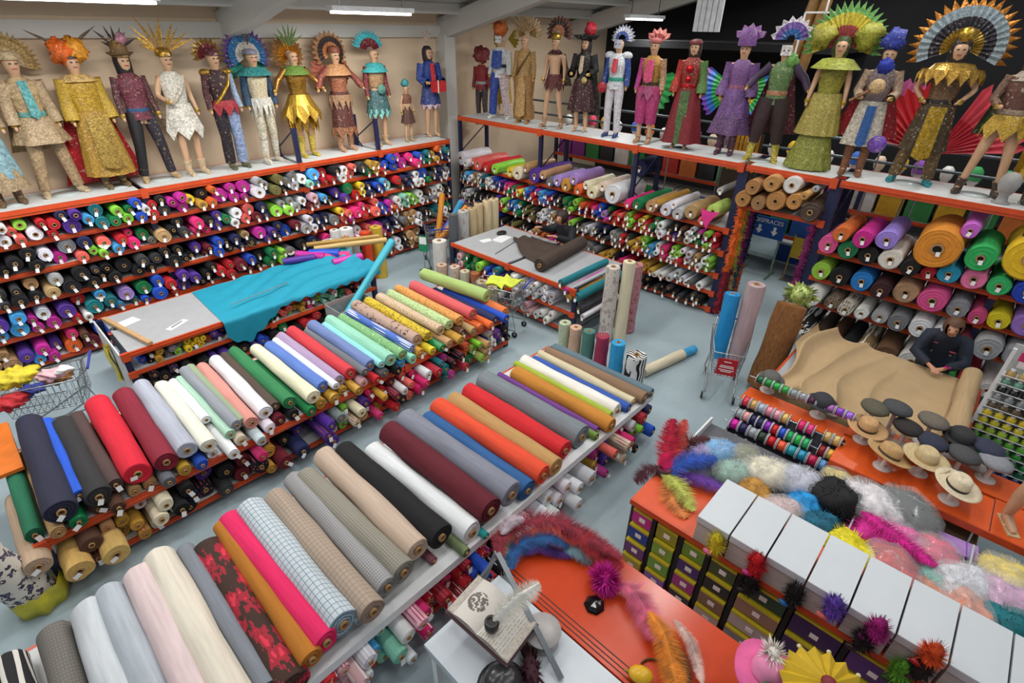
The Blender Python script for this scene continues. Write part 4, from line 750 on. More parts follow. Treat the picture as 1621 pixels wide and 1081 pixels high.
# right-hand row, facing -X
RGT=lambda y,x=9.55,z=2.8:(x,y,z)
RM=[('mannequin with red curly ball hat and red top at the far corner',10.55,10.1,.3,[('torso','9a2834'),('sleeves','8a2c34'),('pants','4a4048',.08),('fluff','8a2a30',0,0,1.72,.2),('belt','c0c0c0',1.05),('boots','5a4a4a')],'down','straight',.92,2.5),
 ('mannequin in yellow dress with yellow butterfly petals behind the head',9.75,10.02,.25,[('torso','c0a24a'),('sleeves','b8a060',.06,1.2),('skirt','c09a2c',1.0,.3,.17,.25,8,.05),('wing','a8982a',.28,1.72),('fluff','4a342a',0,.05,1.95,.1),('cap','c9bda8',.1)],'down','straight',.95,2.8),
 ('mannequin in white and blue tailcoat with orange flame wig and skull face',9.42,9.6,.2,[('torso','dfe0e4'),('sleeves','d8dade',.06),('panel','2a4a9c',.24,1.42,1.1,-.16),('belt','141418',1.12),('pants','2446a0',.1,.9,'c8b4b8'),('mask','e4e4e0'),('fluff','dc7030',0,0,1.83,.15),('spikes','e08a4a',7,.35,1.8,1.6),('boots','e0dcd8',.15)],'down','wide',1.,2.8),
 ('mannequin in golden tan robe with wide twig antler headdress',8.55,9.48,.1,[('torso','b08a50'),('sleeves','a8824c',.06),('pants','9a703c',.13,1.1),('panel','b5915a',.2,1.0,.2,-.16),('strap','6a4a2c'),('fan',['a8824a','c9ae86'],.36,3.8,16,1.75,.06),('spikes','b8976a',9,.4,1.78,2.2),('boots','a8845a',.1)],'down','straight',1.,2.8),
 ('bare-chested gladiator mannequin with maroon kilt and plumed round headdress',7.72,9.5,.05,[('jag','5a1820',1.0,.72,.16,.22,9),('collar','4a2026',.17,.04),('cape','4a3a30',.6,.3),('fan',['c98a6a','3a2a22','6a3a30'],.3,4.2,14,1.8,.05),('cap','a88a3a*',.1),('boots','b08a68',.12),('belt','6a2a2c',1.02)],'down','wide',1.,2.8),
 ('mannequin in black pirate coat with maroon skirt and red-feathered tricorn',6.98,9.52,0,[('torso','141216'),('sleeves','161418',.07,1.3),('skirt','3c121e',1.0,.42,.18,.27,6,.14),('cape','101014',1.1,.35),('brim','161216',.25,.06),('cap','181418',.1),('fluff','b82434',.06,.02,1.86,.12),('hair','241a18',.35),('panel','c8b49c',.08,1.42,1.15,-.16),('disc','c8b070',.1,-.22,1.0,.06)],'fwd','straight',1.,2.8),
 ('mannequin in white superhero suit with blue sleeves and silver helmet',6.22,9.54,-.03,[('torso','cdd2d6'),('sleeves','23418c',.06),('pads','d0d4da',.1),('panel','c03a4a',.1,1.4,1.2,-.15),('belt','3aa08a',1.05),('pants','d4d2da',.08,.8),('boots','26407c',.38),('fan',['4a68b0','c9ccd4','8a8ea0'],.24,3.6,12,1.72,.07),('mask','b9bcc8'),('disc','a82030',-.24,-.1,.9,.1)],'down','straight',1.,2.8),
 ('mannequin with one sequinned magenta half and harem trousers, jester crown',5.42,9.45,-.05,[('torso','a8782f'),('sleeves','b03080',.06,1.,'b08a6a'),('panel','c0386a',.14,1.42,1.1,-.16),('belt','4a3428',1.03),('pants','b83a78',.12,.8,None,.35),('jag','a04a70',1.0,.75,.17,.23,9),('fan',['a04a48','b86a62'],.26,2.2,5,1.66,.07),('cap','9a4a48',.06),('boots','b89070',.05)],'down','straight',1.,2.8),
 ('mannequin in red and green demon robe with heart-shaped chest gems',4.68,9.5,-.08,[('torso','8a2a22'),('sleeves','a8281e',.07,1.5,'5a8040'),('belt','c02028*',1.05),('skirt','7c1620',1.0,.12,.18,.34,5,.12),('panel','4a6a3a',.16,.98,.15,-.2),('disc','d02028*',0,-.16,1.32,.06),('disc','d02028*',0,-.16,1.16,.05),('cap','6a1c20',.05),('hair','2a1a14',.2)],'down','straight',1.,2.8),
 ('mannequin in lilac draped dress with spiky purple headdress',3.86,9.6,-.1,[('torso','7a5288'),('sleeves','75508a',.08,1.5),('belt','9a5a7a',1.08),('skirt','74508a',1.06,.62,.18,.26,7,.1),('skirt','60406f',.7,.36,.24,.33,5,.16),('fan',['7a4a86','8a5a96'],.28,2.4,5,1.72,.1),('cap','74488a',.24,.13),('boots','5a3048',.3)],'down','straight',1.,2.8),
 ('mannequin in green shirt and purple coat with playing-card headdress',3.2,9.56,-.1,[('torso','5c7a48'),('sleeves','3f2c4a',.06),('cape','5a1c30',1.0,.5),('belt','b07a5a',1.05),('pants','3a2428',.12,.7,'32221e',.5),('boots','c0b040',.3),('fluff','6aa04a',.1,-.02,1.5,.1),('fan',['2a62a0','6a4a9a','c8c0c8'],.32,3.2,8,1.78,.06),('mask','d8d4d0')],'out','wide',1.,2.8),
 ('mannequin covered in yellow-green feathers with huge green feather halo',2.46,9.55,-.12,[('torso','8f8a2c'),('collar','9aa03a',.32,.1),('skirt','a89a4a',1.05,.5,.18,.28,14,.12),('fringe','c0b45a*',1.0,.5,.19,16),('skirt','8a8f3a',.5,.02,.2,.3,16,.16),('hair','3a4a20',.15),('fan',['a84a4a','c9b83a','5f9a4a'],.52,3.8,22,1.66,.08),('fluff','a0a032',.28,.05,1.75,.16),('fluff','a8a23a',-.26,.05,1.75,.15)],'down','straight',1.05,2.8),
 ('mannequin in blue turban and veil holding a mandolin, white skirt',1.84,9.6,-.15,[('torso','7a6a6a'),('sleeves','a89078',.06,1.2),('skirt','cdc4b4',1.05,.45,.17,.26,6,.1),('panel','2a5a9c',.12,1.0,.5,-.24),('cape','b02430',.9,.6),('fluff','2a3a9a',0,0,1.8,.14),('fluff','2438a8',0,-.08,1.5,.1),('disc','c9a878',-.02,-.3,1.25,.1),('stick','8a5a36',(-.02,-.3,1.25),(-.3,-.28,1.05),.02),('boots','8a5a3c',.35),('disc','7a50b8',.22,-.18,.5,.12)],'fwd','straight',1.,2.8),
 ('mannequin of an Aztec king with huge gold and black sunburst headdress',1.08,9.68,-.2,[('torso','7a5a3a',.95,1.4),('collar','c9a24a*',.34,.14),('fringe','b89040*',1.42,.18,.32,18),('belt','2a2220',1.04),('skirt','4a3a22',1.03,.45,.18,.26,9,.1),('panel','b8922c*',.18,1.0,.4,-.24),('pants','6a5230',.09,.8),('boots','2a8a94',.1),('hair','1c1614',.3),('fan',['b89a4a*','24202a','8fa0a8','b8762c*'],.56,4.0,22,1.66,.1),('disc','c9a23c*',0,-.1,1.8,.08)],'hip','wide',1.05,2.8),
 ('mannequin at the far right in brown straps stepping forward, gold cloth',.28,9.6,-.25,[('torso','6a4438'),('sleeves','7a5a4a',.05),('belt','a8927a',1.03),('jag','c09a2c',1.0,.7,.17,.24,8),('cape','3a4a2c',.7,.3),('boots','4a3a30',.12),('collar','b0a090',.18),('hair','4a3226',.2)],'fwd','wide',1.02,2.8),
 ('last mannequin at the right image edge in purple and yellow costume',-.35,9.6,-.25,[('torso','6a4a8a'),('sleeves','6a4a8a'),('skirt','c09a2c',1.0,.3,.18,.28,9,.1),('boots','4a3a30',.15),('cap','5a3a7a',.15)],'down','straight',1.,2.8)]
for lab,y,x,tw,sp,arm,leg,sc,z in RM: mannequin(lab,(x,y,z),-PI/2+.25+tw*.4,sp,arm,leg,sc)
t=thing('wig_bust','grey display head standing on the rack top at the right edge','mannequin head',(9.35,-.02,2.8),-PI/2)
part('head',G().lathe([(.07,0),(.06,.05),(.05,.1),(.09,.16),(.115,.24),(.11,.32),(.07,.38),(.002,.4)],16,ey=1.15),M('9a9896',.8),t); part('neck_base',G().lathe([(.1,0),(.1,.02),(.07,.03)],16),M('8a8886',.7),t)
# ================================================================ feathers, bags
def tuft(g,c,R,n,q,sc=(1,1,1),w=.12,m=0,up=-2.):
    """a fluffy ball: n soft spikes growing from one centre"""
    c=Vector(c); V=[c];F=[]
    for _ in range(n):
        d=Vector((q.gauss(0,1),q.gauss(0,1),q.gauss(0,1))).normalized()
        if d.z<up: d.z=-d.z
        L=R*q.uniform(.7,1.1); s=d.cross(Vector((q.random(),q.random(),q.random()))).normalized()*L*w; tip=Vector((d.x*sc[0],d.y*sc[1],d.z*sc[2]))*L; mid=tip*.6; i=len(V)
        V+=[c+mid+s,c+mid-s,c+tip]; F+=[(0,i,i+2),(0,i+2,i+1),(0,i+1,i)]
    return g.add(V,F,m)
def plume(g,path,w,nb,q,m=0,droop=.35,flat=None,side=(0,0,1)):
    """ostrich plume: a spine with barbs on both sides, all joined to the spine"""
    P=[Vector(p) for p in path]; N_=int(nb*2.6); S_=[]
    for i in range(N_+1):
        t=i/N_*(len(P)-1); k=min(int(t),len(P)-2); S_.append(P[k].lerp(P[k+1],t-k))
    V=list(S_);F=[]
    for i in range(N_):
        d=(S_[i+1]-S_[i]).normalized(); sd=Vector(side).cross(d).normalized(); up=d.cross(sd); f=math.sin(PI*min(1,(i+1.5)/(N_+1.5))**.8)**.5
        for s in(-1,1):
            for lay in(0,.35,.65,1):
                L=w*f*q.uniform(.75,1.15); tip=S_[i]+sd*s*L+d*L*q.uniform(.25,.8)+up*(q.uniform(-.25,.25)*L+(lay-.5)*.4*L)-Vector((0,0,droop*L*q.random())); j=len(V); V.append(tip); F.append((i,i+1,j))
    g.add(V,F,m); g.tube(P,[w*.035]*len(P),5,m); return g
def FM(c): return M(c,.75,0,.35,14)
BAGM=M('e8eef0',.12,0,.02,alpha=.22)
def bag_of(label,k,x,y,z,r,shape='puff',group='feather bags in the tray',clear=True):
    t=thing('feather_bag',label,'bag',(x,y,z),rnd.uniform(0,3),group); q=random.Random(int(x*100)+int(y*991)); col=CC[k] if k in CC else lin(k)
    hx='%02x%02x%02x'%tuple(int(255*(v*12.92 if v<=.0031308 else 1.055*v**(1/2.4)-.055)) for v in col[:3])
    fb=G().ball((0,0,0),r*1.05,18,12,sc=(1.25,1.0,.68)); fb.v=[tuple(Vector(v)*(1+.16*math.sin(v[0]*41/r*.1+2*x)*math.sin(v[1]*37/r*.1)+q.uniform(-.04,.04))+Vector((0,0,r*.62))) for v in fb.v]
    part('feathers',tuft(fb,(0,0,r*.62),r*1.34,900,q,(1.25,1.0,.68),.022),FM(hx),t)
    if clear:
        g=G().ball((0,0,r*.62),r*1.32,14,9,sc=(1.25,1.0,.66)); g.v=[tuple(Vector(v)*q.uniform(.94,1.06)) for v in g.v]; part('clear_bag',g,BAGM,t)
    return t
# ---------------------------------------------------------------- gondola with stocking packets and white boxes
t=thing('display_gondola','orange-topped shop gondola holding coloured packets and white boxes','shelf unit')
part('top_board',G().box(3.28,3.95,-2.4,1.48,.93,.955),M('d95226',.4,0,.05),t); part('front_edge',G().box(3.25,3.28,-2.4,1.48,.9,.96),ORANGE,t)
part('back_panel',G().box(3.6,3.63,-2.4,1.46,.1,.93),DARK,t); part('plinth',G().box(3.2,3.95,-2.4,1.48,0,.1),ORANGE,t); part('side_panel',G().box(3.3,3.95,1.46,1.48,.1,.93),M('3a3a40',.6),t)
for y in(1.22,.95,.7,.42,.02,-.38,-.78,-1.18,-1.6): part('divider',G().box(3.26,3.6,y-.02,y+.02,.1,.9),BLACK,t)
PKC=[['c02a8e','1f3f9c','6a2f7a','b0a02a'],['9a9a2a','7fae3a','6fa83a','8a62b8'],['6f9a3a','4a2f72','a83288','3a2a28'],['4a5a3a','2c2a28','8a6a54','c4b4a8'],['2a4a38','9a7a68','b8aeac','8a8a8c'],['40285c','40285c','1f5a9a'],['5a3a7c','5a3a7c','2a3a3a'],['24302e','24384a','3a3a40'],['2a2a30','303848','8a8078'],['3a3440','2a2c34','4a4038']]
PNM={'c02a8e':'magenta','1f3f9c':'blue','6a2f7a':'purple','b0a02a':'yellow','9a9a2a':'mustard','7fae3a':'lime','6fa83a':'green','8a62b8':'lilac','6f9a3a':'leaf green','4a2f72':'dark purple','a83288':'pink','3a2a28':'brown'}
ys=[1.34,1.085,.825,.56,.22,-.18,-.58,-.98,-1.39,-1.8]; wd=[.2,.2,.2,.22,.34,.34,.34,.34,.34,.34]
for ci,(cy,cw,cols) in enumerate(zip(ys,wd,PKC)):
    h=.78/len(cols)
    for ri,c in enumerate(cols):
        zt=.88-ri*h; r=thing('stocking_packet','%s packet, %s down in the %s packet column from the aisle end'%(PNM.get(c,'dark' if int(c[:2],16)<0x60 else 'pale'),['first','second','third','fourth'][ri],ordn(ci+1)),'packet',(3.27-.02*ri,cy,zt-h+.004),0,'packets on the gondola front')
        part('packet_box',G().box(0,.26,-cw/2,cw/2,0,h-.05),M(c,.4,0,.06),r); part('yellow_header',G().box(-.003,.2,-cw/2,cw/2,h-.05,h-.025),M('c9b82a',.4,0,.05),r)
        part('price_label',G().box(-.004,-.001,-.035,.025,h*.25,h*.25+.05),TAGW,r)
BE=[.87,.59,.305,.01,-.275,-.56,-.85,-1.14,-1.42]
GREYWOOD=PATM('greywood_print',lambda nt,v:MIX(nt,RAMP(nt,N(nt,'ShaderNodeTexNoise',{'Vector':N(nt,'ShaderNodeMapping',{0:v,3:(1,1.5,30)}).outputs[0],'Scale':2.,'Detail':4.}).outputs[0],.3,.7),lin('a89f99'),lin('cbc4be')),.7)
for i in range(8):
    y1,y0=BE[i]-.006,BE[i+1]+.008; dx=[0,.0,.03,.02,.0,.03,.05,-.1][i]; t=thing('white_box','white-lidded grey box, %s from the aisle end on the gondola'%ordn(i+1),'box',(3.27,(y0+y1)/2,.955),0,'white-lidded boxes on the gondola')
    hw=(y1-y0)/2; part('box_body',G().box(-.02+dx*.3,.53,-hw+.004,hw-.004,0,.262),GREYWOOD,t); part('lid',G().box(-.03+dx*.3,.54,-hw,hw,.262,.29),M('ccd2d8',.4,0,.015),t); part('lid_rim',G().box(-.034+dx*.3,-.026+dx*.3,-hw,hw,.225,.288),M('c3c8cd',.4,0,.015),t)
# accessories hanging on the box fronts
for i,(n,y,z,c,c2) in enumerate((('yellow feather earring with pink loop hanging on the first white box',.66,1.1,'d4c42a','e06aa0'),('red feather clip with pink bead hanging on the second white box',.34,1.14,'c41424','c83a8a'),('black feather clip hanging low under the second white box',.33,.92,'121216','1a1a20'),('black and blue feather clip hanging on the third white box',.04,1.07,'101014','1f6fb0'),('lilac flower clip with coral bud hanging on the fourth white box',-.2,1.18,'6a4ab0','e07060'),('magenta feather clip hanging on the fifth white box',-.46,1.22,'a01a78','7a1560'),('black bead clip hanging beside the magenta feather clip',-.43,1.06,'141014','2a1a20'),('orange red clip hanging on the sixth white box',-.75,1.28,'d0501e','a01818'),('black oval clip hanging below the orange red one',-.75,1.13,'1a1014','3a1a28'),('green flower clip hanging on the gondola edge',-.68,.98,'5a9a2a','1f3a1a'))):
    t=thing('hair_accessory',n,'accessory',(3.205,y,z),0,'accessories hanging on the gondola'); t.scale=(1.3,1.3,1.3); q=random.Random(i)
    part('feather_part',tuft(G().ball((0,0,0),.05,10,8,sc=(.55,.8,2.0)),(0,0,0),.13,500,q,(.4,.6,1),.022),FM(c),t); part('bead',G().ball((-.01,.03,-.09),.028,8,6,sc=(.6,1.2,.7)),M(c2,.4),t); part('hook',G().tube([(.0,0,.06),(.02,0,.09),(.03,0,.1)],.004,5),CHROME,t)
# bunch of long feathers at the aisle end
q=random.Random(5)
for n,pts,w,c in (('red upright plume at the aisle end of the gondola',[(3.8,1.42,.96),(3.92,1.5,1.15),(4.02,1.55,1.42)],.13,'d02a4a'),('coral upright plume beside the red one',[(3.8,1.42,.96),(4.0,1.46,1.15),(4.12,1.46,1.4)],.11,'e0584a'),('royal blue plume lying at the aisle end of the gondola',[(3.7,1.4,1.0),(3.9,1.28,1.14),(4.1,1.08,1.16)],.13,'2450b0'),('violet plume trailing behind the white boxes',[(3.75,1.36,1.0),(3.85,1.1,1.06),(3.93,.82,1.02)],.1,'6a3aa0'),('lime green plume lying on the orange gondola top',[(3.72,1.42,1.02),(3.62,1.2,1.06),(3.5,.98,1.0)],.11,'b9bf5a'),('peach plume lying flat on the orange gondola top',[(3.68,1.36,.98),(3.5,1.2,.99),(3.4,1.0,.975)],.13,'e08a4a'),('dark maroon plume drooping off the aisle end',[(3.78,1.46,1.0),(3.66,1.56,.98),(3.56,1.6,.86)],.11,'4a1024'),('hot pink plume at the base of the feather bunch',[(3.7,1.44,.96),(3.74,1.42,1.04),(3.82,1.46,1.16)],.09,'e01a60'),('dark burgundy plume in clear bag behind the red plumes',[(4.05,1.46,.9),(4.2,1.4,1.12),(4.32,1.25,1.16)],.1,'48121c')):
    tag(part('feather_plume',plume(G(),pts,w,26,q),FM(c)),n,'feather','feather bunch at the end of the gondola')
tag(part('feather_holder',G().lathe([(.06,0),(.07,.1),(.05,.1),(.045,.02)],14,(3.74,1.41,.955)),M('3a2028',.5)),'dark cup holding the feather bunch at the aisle end','cup')
# tray of feather bags behind the boxes
t=thing('display_tray','long shallow white tray table filled with bagged feathers','tray')
part('tray_board',G().box(3.98,5.08,-2.2,1.5,.72,.75),M('5a5a60',.7),t); part('rim',G().box(3.96,3.98,-2.2,1.5,.7,.9),WHITE,t); part('rim',G().box(3.98,5.08,1.5,1.52,.7,.84),WHITE,t); 
for x,y in((4.0,1.4),(5.0,1.4),(4.0,-2.1),(5.0,-2.1)): part('leg',G().box(x,x+.05,y,y+.05,0,.72),WHITE,t)
for y in(-.1,-.95): part('divider',G().box(3.98,5.0,y,y+.015,.75,.86),M('b9c2c8',.2,0,.02),t)
BG=[('b',4.58,1.21,.14,'sky blue feathers in a clear bag at the tray aisle end'),('l',4.36,1.4,.14,'lilac pink feathers in a clear bag at the tray aisle end'),('O',4.72,.98,.12,'olive yellow sequin band in a clear bag in the tray'),('7fae9a',4.38,.95,.14,'pale green tinsel in a clear bag in the tray'),('C',4.6,.7,.17,'cream feathers in a clear bag in the tray'),('b8863a',4.26,.7,.14,'ginger brown fur piece behind the first white box'),('b4b4c8',4.7,.43,.17,'silver lilac feathers in a clear bag in the tray'),('c9a8a8',4.2,.42,.15,'dusty pink bag behind the second white box'),('1f8fd0',4.42,.3,.14,'bright blue feather boa in the tray'),('0c0c12',4.72,.1,.2,'black fluffy feather puff in the tray'),('14607a',4.26,.12,.15,'dark teal feather boa behind the third white box'),('c9b03a',5.0,.14,.13,'gold tinsel bag below the orange hat table edge'),('e6dde2',4.85,-.16,.2,'white and pink feather bag in the tray'),('c81f8a',4.5,-.3,.16,'magenta feather boa in the tray'),('dccf22',4.16,-.16,.17,'yellow fur trim behind the fourth white box'),('e0189a',4.6,-.5,.15,'hot magenta feather bag in the tray'),('1c1418',5.0,-.42,.2,'black feathers in a clear bag under the hat table edge'),('R',4.2,-.46,.18,'red feathers in a clear bag behind the fifth white box'),('e07a30',4.16,-.68,.13,'orange packet behind the sixth white box'),('3fb8a8',4.36,-.74,.12,'turquoise packet in the tray behind the sixth box'),('d83a6a',4.62,-.72,.16,'raspberry feathers in a long clear bag in the tray'),('d8d8e0',4.46,-.92,.17,'white feathers in a clear bag in the far part of the tray'),('e08a68',4.24,-.96,.15,'peach feathers in a clear bag behind the seventh box'),('T',4.3,-1.2,.15,'petrol blue feathers behind the last white boxes'),('Y',4.75,-1.2,.17,'yellow feathers in a clear bag at the far end of the tray'),('d8a0c8',4.55,-1.18,.17,'pink and lilac feathers in a clear bag, far end of tray')]
for k,x,y,r,lab in BG: bag_of(lab,k,x,y,.755,r,clear='bag' in lab or 'packet' in lab)
q=random.Random(8); tag(part('feather_boa',plume(G(),[(4.62,-.12,.95),(4.5,-.3,1.0),(4.45,-.5,.98),(4.4,-.72,.96)],.12,40,q,side=(0,.2,1)),FM('d0178c')),'long hot pink feather boa draped across the tray','boa')
t=thing('lilac_folder','lilac paper folder lying in the tray beside the hangers','folder',(4.95,-.72,.77),.1); part('cover',G().box(-.1,.1,-.28,.28,0,.03),M('b48cd0',.5),t); part('elastic',G().box(-.102,.102,-.2,-.19,-.002,.034),M('8a5ab0',.5),t)
t=thing('cardboard_box','brown cardboard box with a tape strip under the orange hat table','box',(5.35,-.78,.42),.0); part('carton',G().box(-.15,.2,-.22,.22,0,.28),M('7a644c',.8),t); part('tape',G().box(-.153,.2,-.22,.22,.19,.22),M('b89a5a',.5),t); part('label',G().box(-.154,-.15,-.04,.03,.06,.12),TAGW,t)
# ---------------------------------------------------------------- hat table
OT=M('dd5a22',.35,0,.05)
t=thing('hat_table','orange display table carrying hats on white stands','table')
part('top',G().box(5.17,5.68,-1.0,.3,.9,.93),OT,t); part('top',G().box(5.17,5.7,-2.4,-1.01,.9,.93),OT,t); part('top',G().box(5.72,6.1,-2.4,.3,.9,.93),OT,t); part('top_extension',G().box(5.55,5.85,.3,1.4,.9,.93),OT,t)
part('front_edge',G().box(5.15,5.17,-2.4,.3,.86,.935),ORANGE,t)
for x,y in((5.2,-2.3),(6.03,-2.3),(5.2,.2),(6.03,.2),(5.6,1.34)): part('leg',G().box(x,x+.05,y,y+.05,0,.9),NAVY,t)
def hat(label,x,y,kind,c,band=None,z=1.08,rz=0,tilt=0,stand=True,disc=(0,0)):
    t=thing('hat',label,'hat',(x,y,z),rz,'hats on the orange table'); t.rotation_euler=(tilt,0,rz); m_=M(c,.85,0,.12,40)
    if kind=='brim':
        part('crown',G().lathe([(.093,0),(.09,.05),(.082,.095),(.06,.115),(.02,.105),(.002,.1)],22,ex=1.2),m_,t)
        part('brim',G().lathe([(.09,.0),(.15,-.008),(.185,.012),(.186,.017),(.15,-.002),(.09,.006)],30,ex=1.15,wob=lambda i,th:1+.03*math.sin(2*th)),m_,t)
        if band: part('hat_band',G().lathe([(.0945,.002),(.0935,.03)],22,ex=1.2),M(band,.6),t)
    elif kind=='cap':
        part('crown',G().lathe([(.105,0),(.13,.025),(.125,.055),(.07,.08),(.002,.085)],22,ex=1.15),m_,t); part('visor',G().grid(lambda u,v:((u-.5)*.2,-.1-.06*v*math.sin(u*PI),-.002-.012*v+.01*math.sin(u*PI)),8,4,thick=.005),m_,t)
    else:
        part('crown',G().lathe([(.105,0),(.108,.03),(.1,.08),(.07,.105),(.002,.1)],22,ex=1.2),m_,t); part('brim',G().lathe([(.1,0),(.16,.008),(.16,.014),(.1,.012)],26,ex=1.15),m_,t)
    if stand:
        s=thing('hat_stand','hat stand holding the '+' '.join(label.split()[:9]),'hat stand',(x+disc[0],y+disc[1],.93),0,'hat stands on the orange table'); WP=M('d9cfca',.4,0,.03)
        part('foot',G().lathe([(.002,0),(.085,0),(.085,.008),(.03,.016),(.002,.016)],20),WP,s); part('stem',G().tube([(0,0,.01),(0,0,z-.93-.005)],.022,10),WP,s); part('head_pad',G().lathe([(.002,0),(.05,.002),(.06,.02),(.04,.05),(.002,.06)],14,(0,0,z-.945)),WP,s)
    return t
hat('straw fedora with dark band on the stand nearest the ribbons',5.72,.14,'brim','c49a6c','3a2c28',1.1,.4); hat('straw trilby tilted forward, second on the table edge',5.42,-.12,'brim','bf9a68','4a3c30',1.1,.9,.25); hat('cream panama hat in the middle of the table edge',5.58,-.4,'brim','c9b48a','b9a070',1.12,.6); hat('white panama with black band at the right of the table',5.36,-.68,'brim','dccdb0','2a2422',1.12,.2,.12)
hat('olive flat cap at the back left near the beige fabric',5.95,.16,'cap','5a5648',None,1.2,.7); hat('dark grey flat cap at the back beside the olive one',6.08,-.02,'cap','45474a',None,1.22,.9); hat('black flat cap with white tag in the second row',5.92,-.17,'cap','2a2626',None,1.14,.8); hat('taupe beret cap standing at the back centre',6.13,-.34,'cap','6a6258',None,1.2,.8); hat('navy cap with white tag in the second row',5.85,-.4,'cap','2c3044',None,1.13,.5); hat('dark hat at the back right near the thread rack',6.12,-.6,'bowl','2c2c30',None,1.16,.3); hat('grey flat cap in the second row on the right',5.86,-.66,'cap','48484a',None,1.12,.6); hat('light grey cap at the far right of the table',5.95,-.9,'cap','8a8c94',None,1.12,.7); hat('navy cap at the back right in clear light',6.1,-.82,'cap','30344a',None,1.15,.6)
hat('grey felt hat standing at the aisle end of the ribbon rack',5.92,1.22,'bowl','5c5b58',None,1.08,.3); hat('navy felt hat standing above the middle of the ribbon rack',5.84,.62,'bowl','33343c',None,1.1,.5)
for n,x,y in(('pale pink',6.0,-.05),('blush',5.75,-.62)):
    s=thing('hat_stand','%s transparent hat stand without a hat in the second row'%n,'hat stand',(x-.05,y+.02,.93)); part('foot',G().lathe([(.002,0),(.08,0),(.08,.008),(.002,.014)],18),M('e0b8a8',.2),s); part('stem',G().tube([(0,0,.01),(0,0,.12)],.03,10),M('e0b8a8',.2),s)
# mannequin feet model: bare leg standing on the orange table
t=thing('leg_form','bare mannequin leg standing on the orange table in a sandal','mannequin leg',(5.42,-1.1,.93),-1.2)
part('leg',G().tube([(0,0,.9),(0,-.01,.55),(0,.02,.3),(0,.04,.08),(0,.02,.04),(0,-.12,.025),(0,-.16,.02)],[.07,.055,.06,.04,.042,.035,.02],12),SKINM,t); part('sandal',G().box(-.045,.045,-.19,.08,-.0,.012),M('c9b48a',.6),t); part('strap',G().tube([(-.045,-.08,.01),(0,-.08,.06),(.045,-.08,.01)],.01,6),M('c9b48a',.6),t)
t=thing('sandal','empty cream sandal on the orange table at the right edge','sandal',(5.4,-1.42,.93),-1); part('sole',G().box(-.045,.045,-.13,.13,0,.02),M('c9b48a',.6),t); part('strap',G().tube([(-.05,-.05,.01),(0,-.05,.07),(.05,-.05,.01)],.018,7),M('d6c6a0',.6),t)
# hangers with clothes below the hat table
t=thing('hanger_rail','chrome rail under the orange table edge','rail'); part('rail',G().tube([(5.02,-.9,.62),(5.02,-2.0,.62)],.014,8),CHROME,t); part('bracket',G().bar((5.02,-.92,.62),(5.2,-.92,.86),.015),CHROME,t)
for i in range(14):
    y=-.96-.06*i; t=thing('clothes_hanger','chrome clip hanger with garment, %s from the left on the low rail'%ordn(i+1),'hanger',(5.02,y,.62),0,'hangers on the low rail')
    part('hook',G().tube([(0,0,.015),(-.02,0,.0),(-.015,0,-.04),(0,0,-.06)],.005,5),CHROME,t); part('bar',G().tube([(-.13,0,-.07),(.13,0,-.07)],.007,6),CHROME,t); c=['a01878','1a1418','b8a890','1a1418'][i%4]
    part('garment',G().grid(lambda u,v:(-.12+.24*u,.01*math.sin(u*8+i),-.075-.34*v),5,4,thick=.008),M(c,.7),t)
# ---------------------------------------------------------------- ribbon rack
t=thing('ribbon_rack','sloping navy rack with rods of shiny ribbon spools','rack')
part('back_board',G().grid(lambda u,v:(5.56-.5*v,.28+1.06*u,.93-.5*v),4,4,thick=.03),M('15162a',.6),t)
for y in(.27,1.35): part('side',G().prism([(5.6,0),(5.6,.93),(5.5,.95),(4.98,.5),(4.98,0)],(0,y,0),(1,0,0),(0,0,1),.02),M('1a1c30',.6),t)
RODS=[(5.78,1.12),(5.47,.965),(5.34,.86),(5.22,.78),(5.1,.66)]
SP=[['1f5a3a','1f8a3a','2aa04a','3a9a4a','8a9a9a','9a9aa4','4a2040','5a2444','b06ab0','8a4ac0','9a6ad0'],['d03a4a','c8a060','a8aebc','e08a9a','e09aa8','d0a860',None,'d82a6a','d83a7a',None,'c8a870','d0b070'],['9aa4a8','e0a0a0','1c1c4a','23234a','8a2ab0','c01c2a','1f4ac0','1f9a5a','2ab04a','2aa860',None,'8a1c2a','d0a040'],['c81a9a','2a2050','9aa0a8','2a3a2a','c01824','e05a3a','2a98a8','2a8ab0','b01c4a','5a8ac0'],['8a8f88','a0a4a4','c8b8a0',None,None,None,None,'1f2f9a','1f35b8']]
for ri,((x,z),cols) in enumerate(zip(RODS,SP)):
    part('rod',G().tube([(x,.24,z),(x,1.42,z)],.008,6),CHROME,t)
    n=len(cols)
    for i,c in enumerate(cols):
        if not c: continue
        y=1.34-(i+.5)*1.06/n; hw=1.06/n*.46; r=.06 if ri else .048
        s=thing('ribbon_spool','ribbon spool, %s from the aisle on the %s rod of the ribbon rack'%(ordn(i+1),['top','second','third','fourth','lowest'][ri]),'ribbon spool',(x,y,z),0,'ribbon spools on the ribbon rack')
        part('ribbon',G().lathe([(r*.3,-hw*.9),(r,-hw*.9),(r*1.02,0),(r,hw*.9),(r*.3,hw*.9)],14,ax='y'),M(c,.25,.35,.3,40),s)
        for sg in(-1,1): part('flange',G().lathe([(.012,-.003),(r*1.18,-.003),(r*1.18,.003),(.012,.003)],14,(0,sg*hw*.95,0),ax='y',sm=False),M('c9ccd0',.3),s)
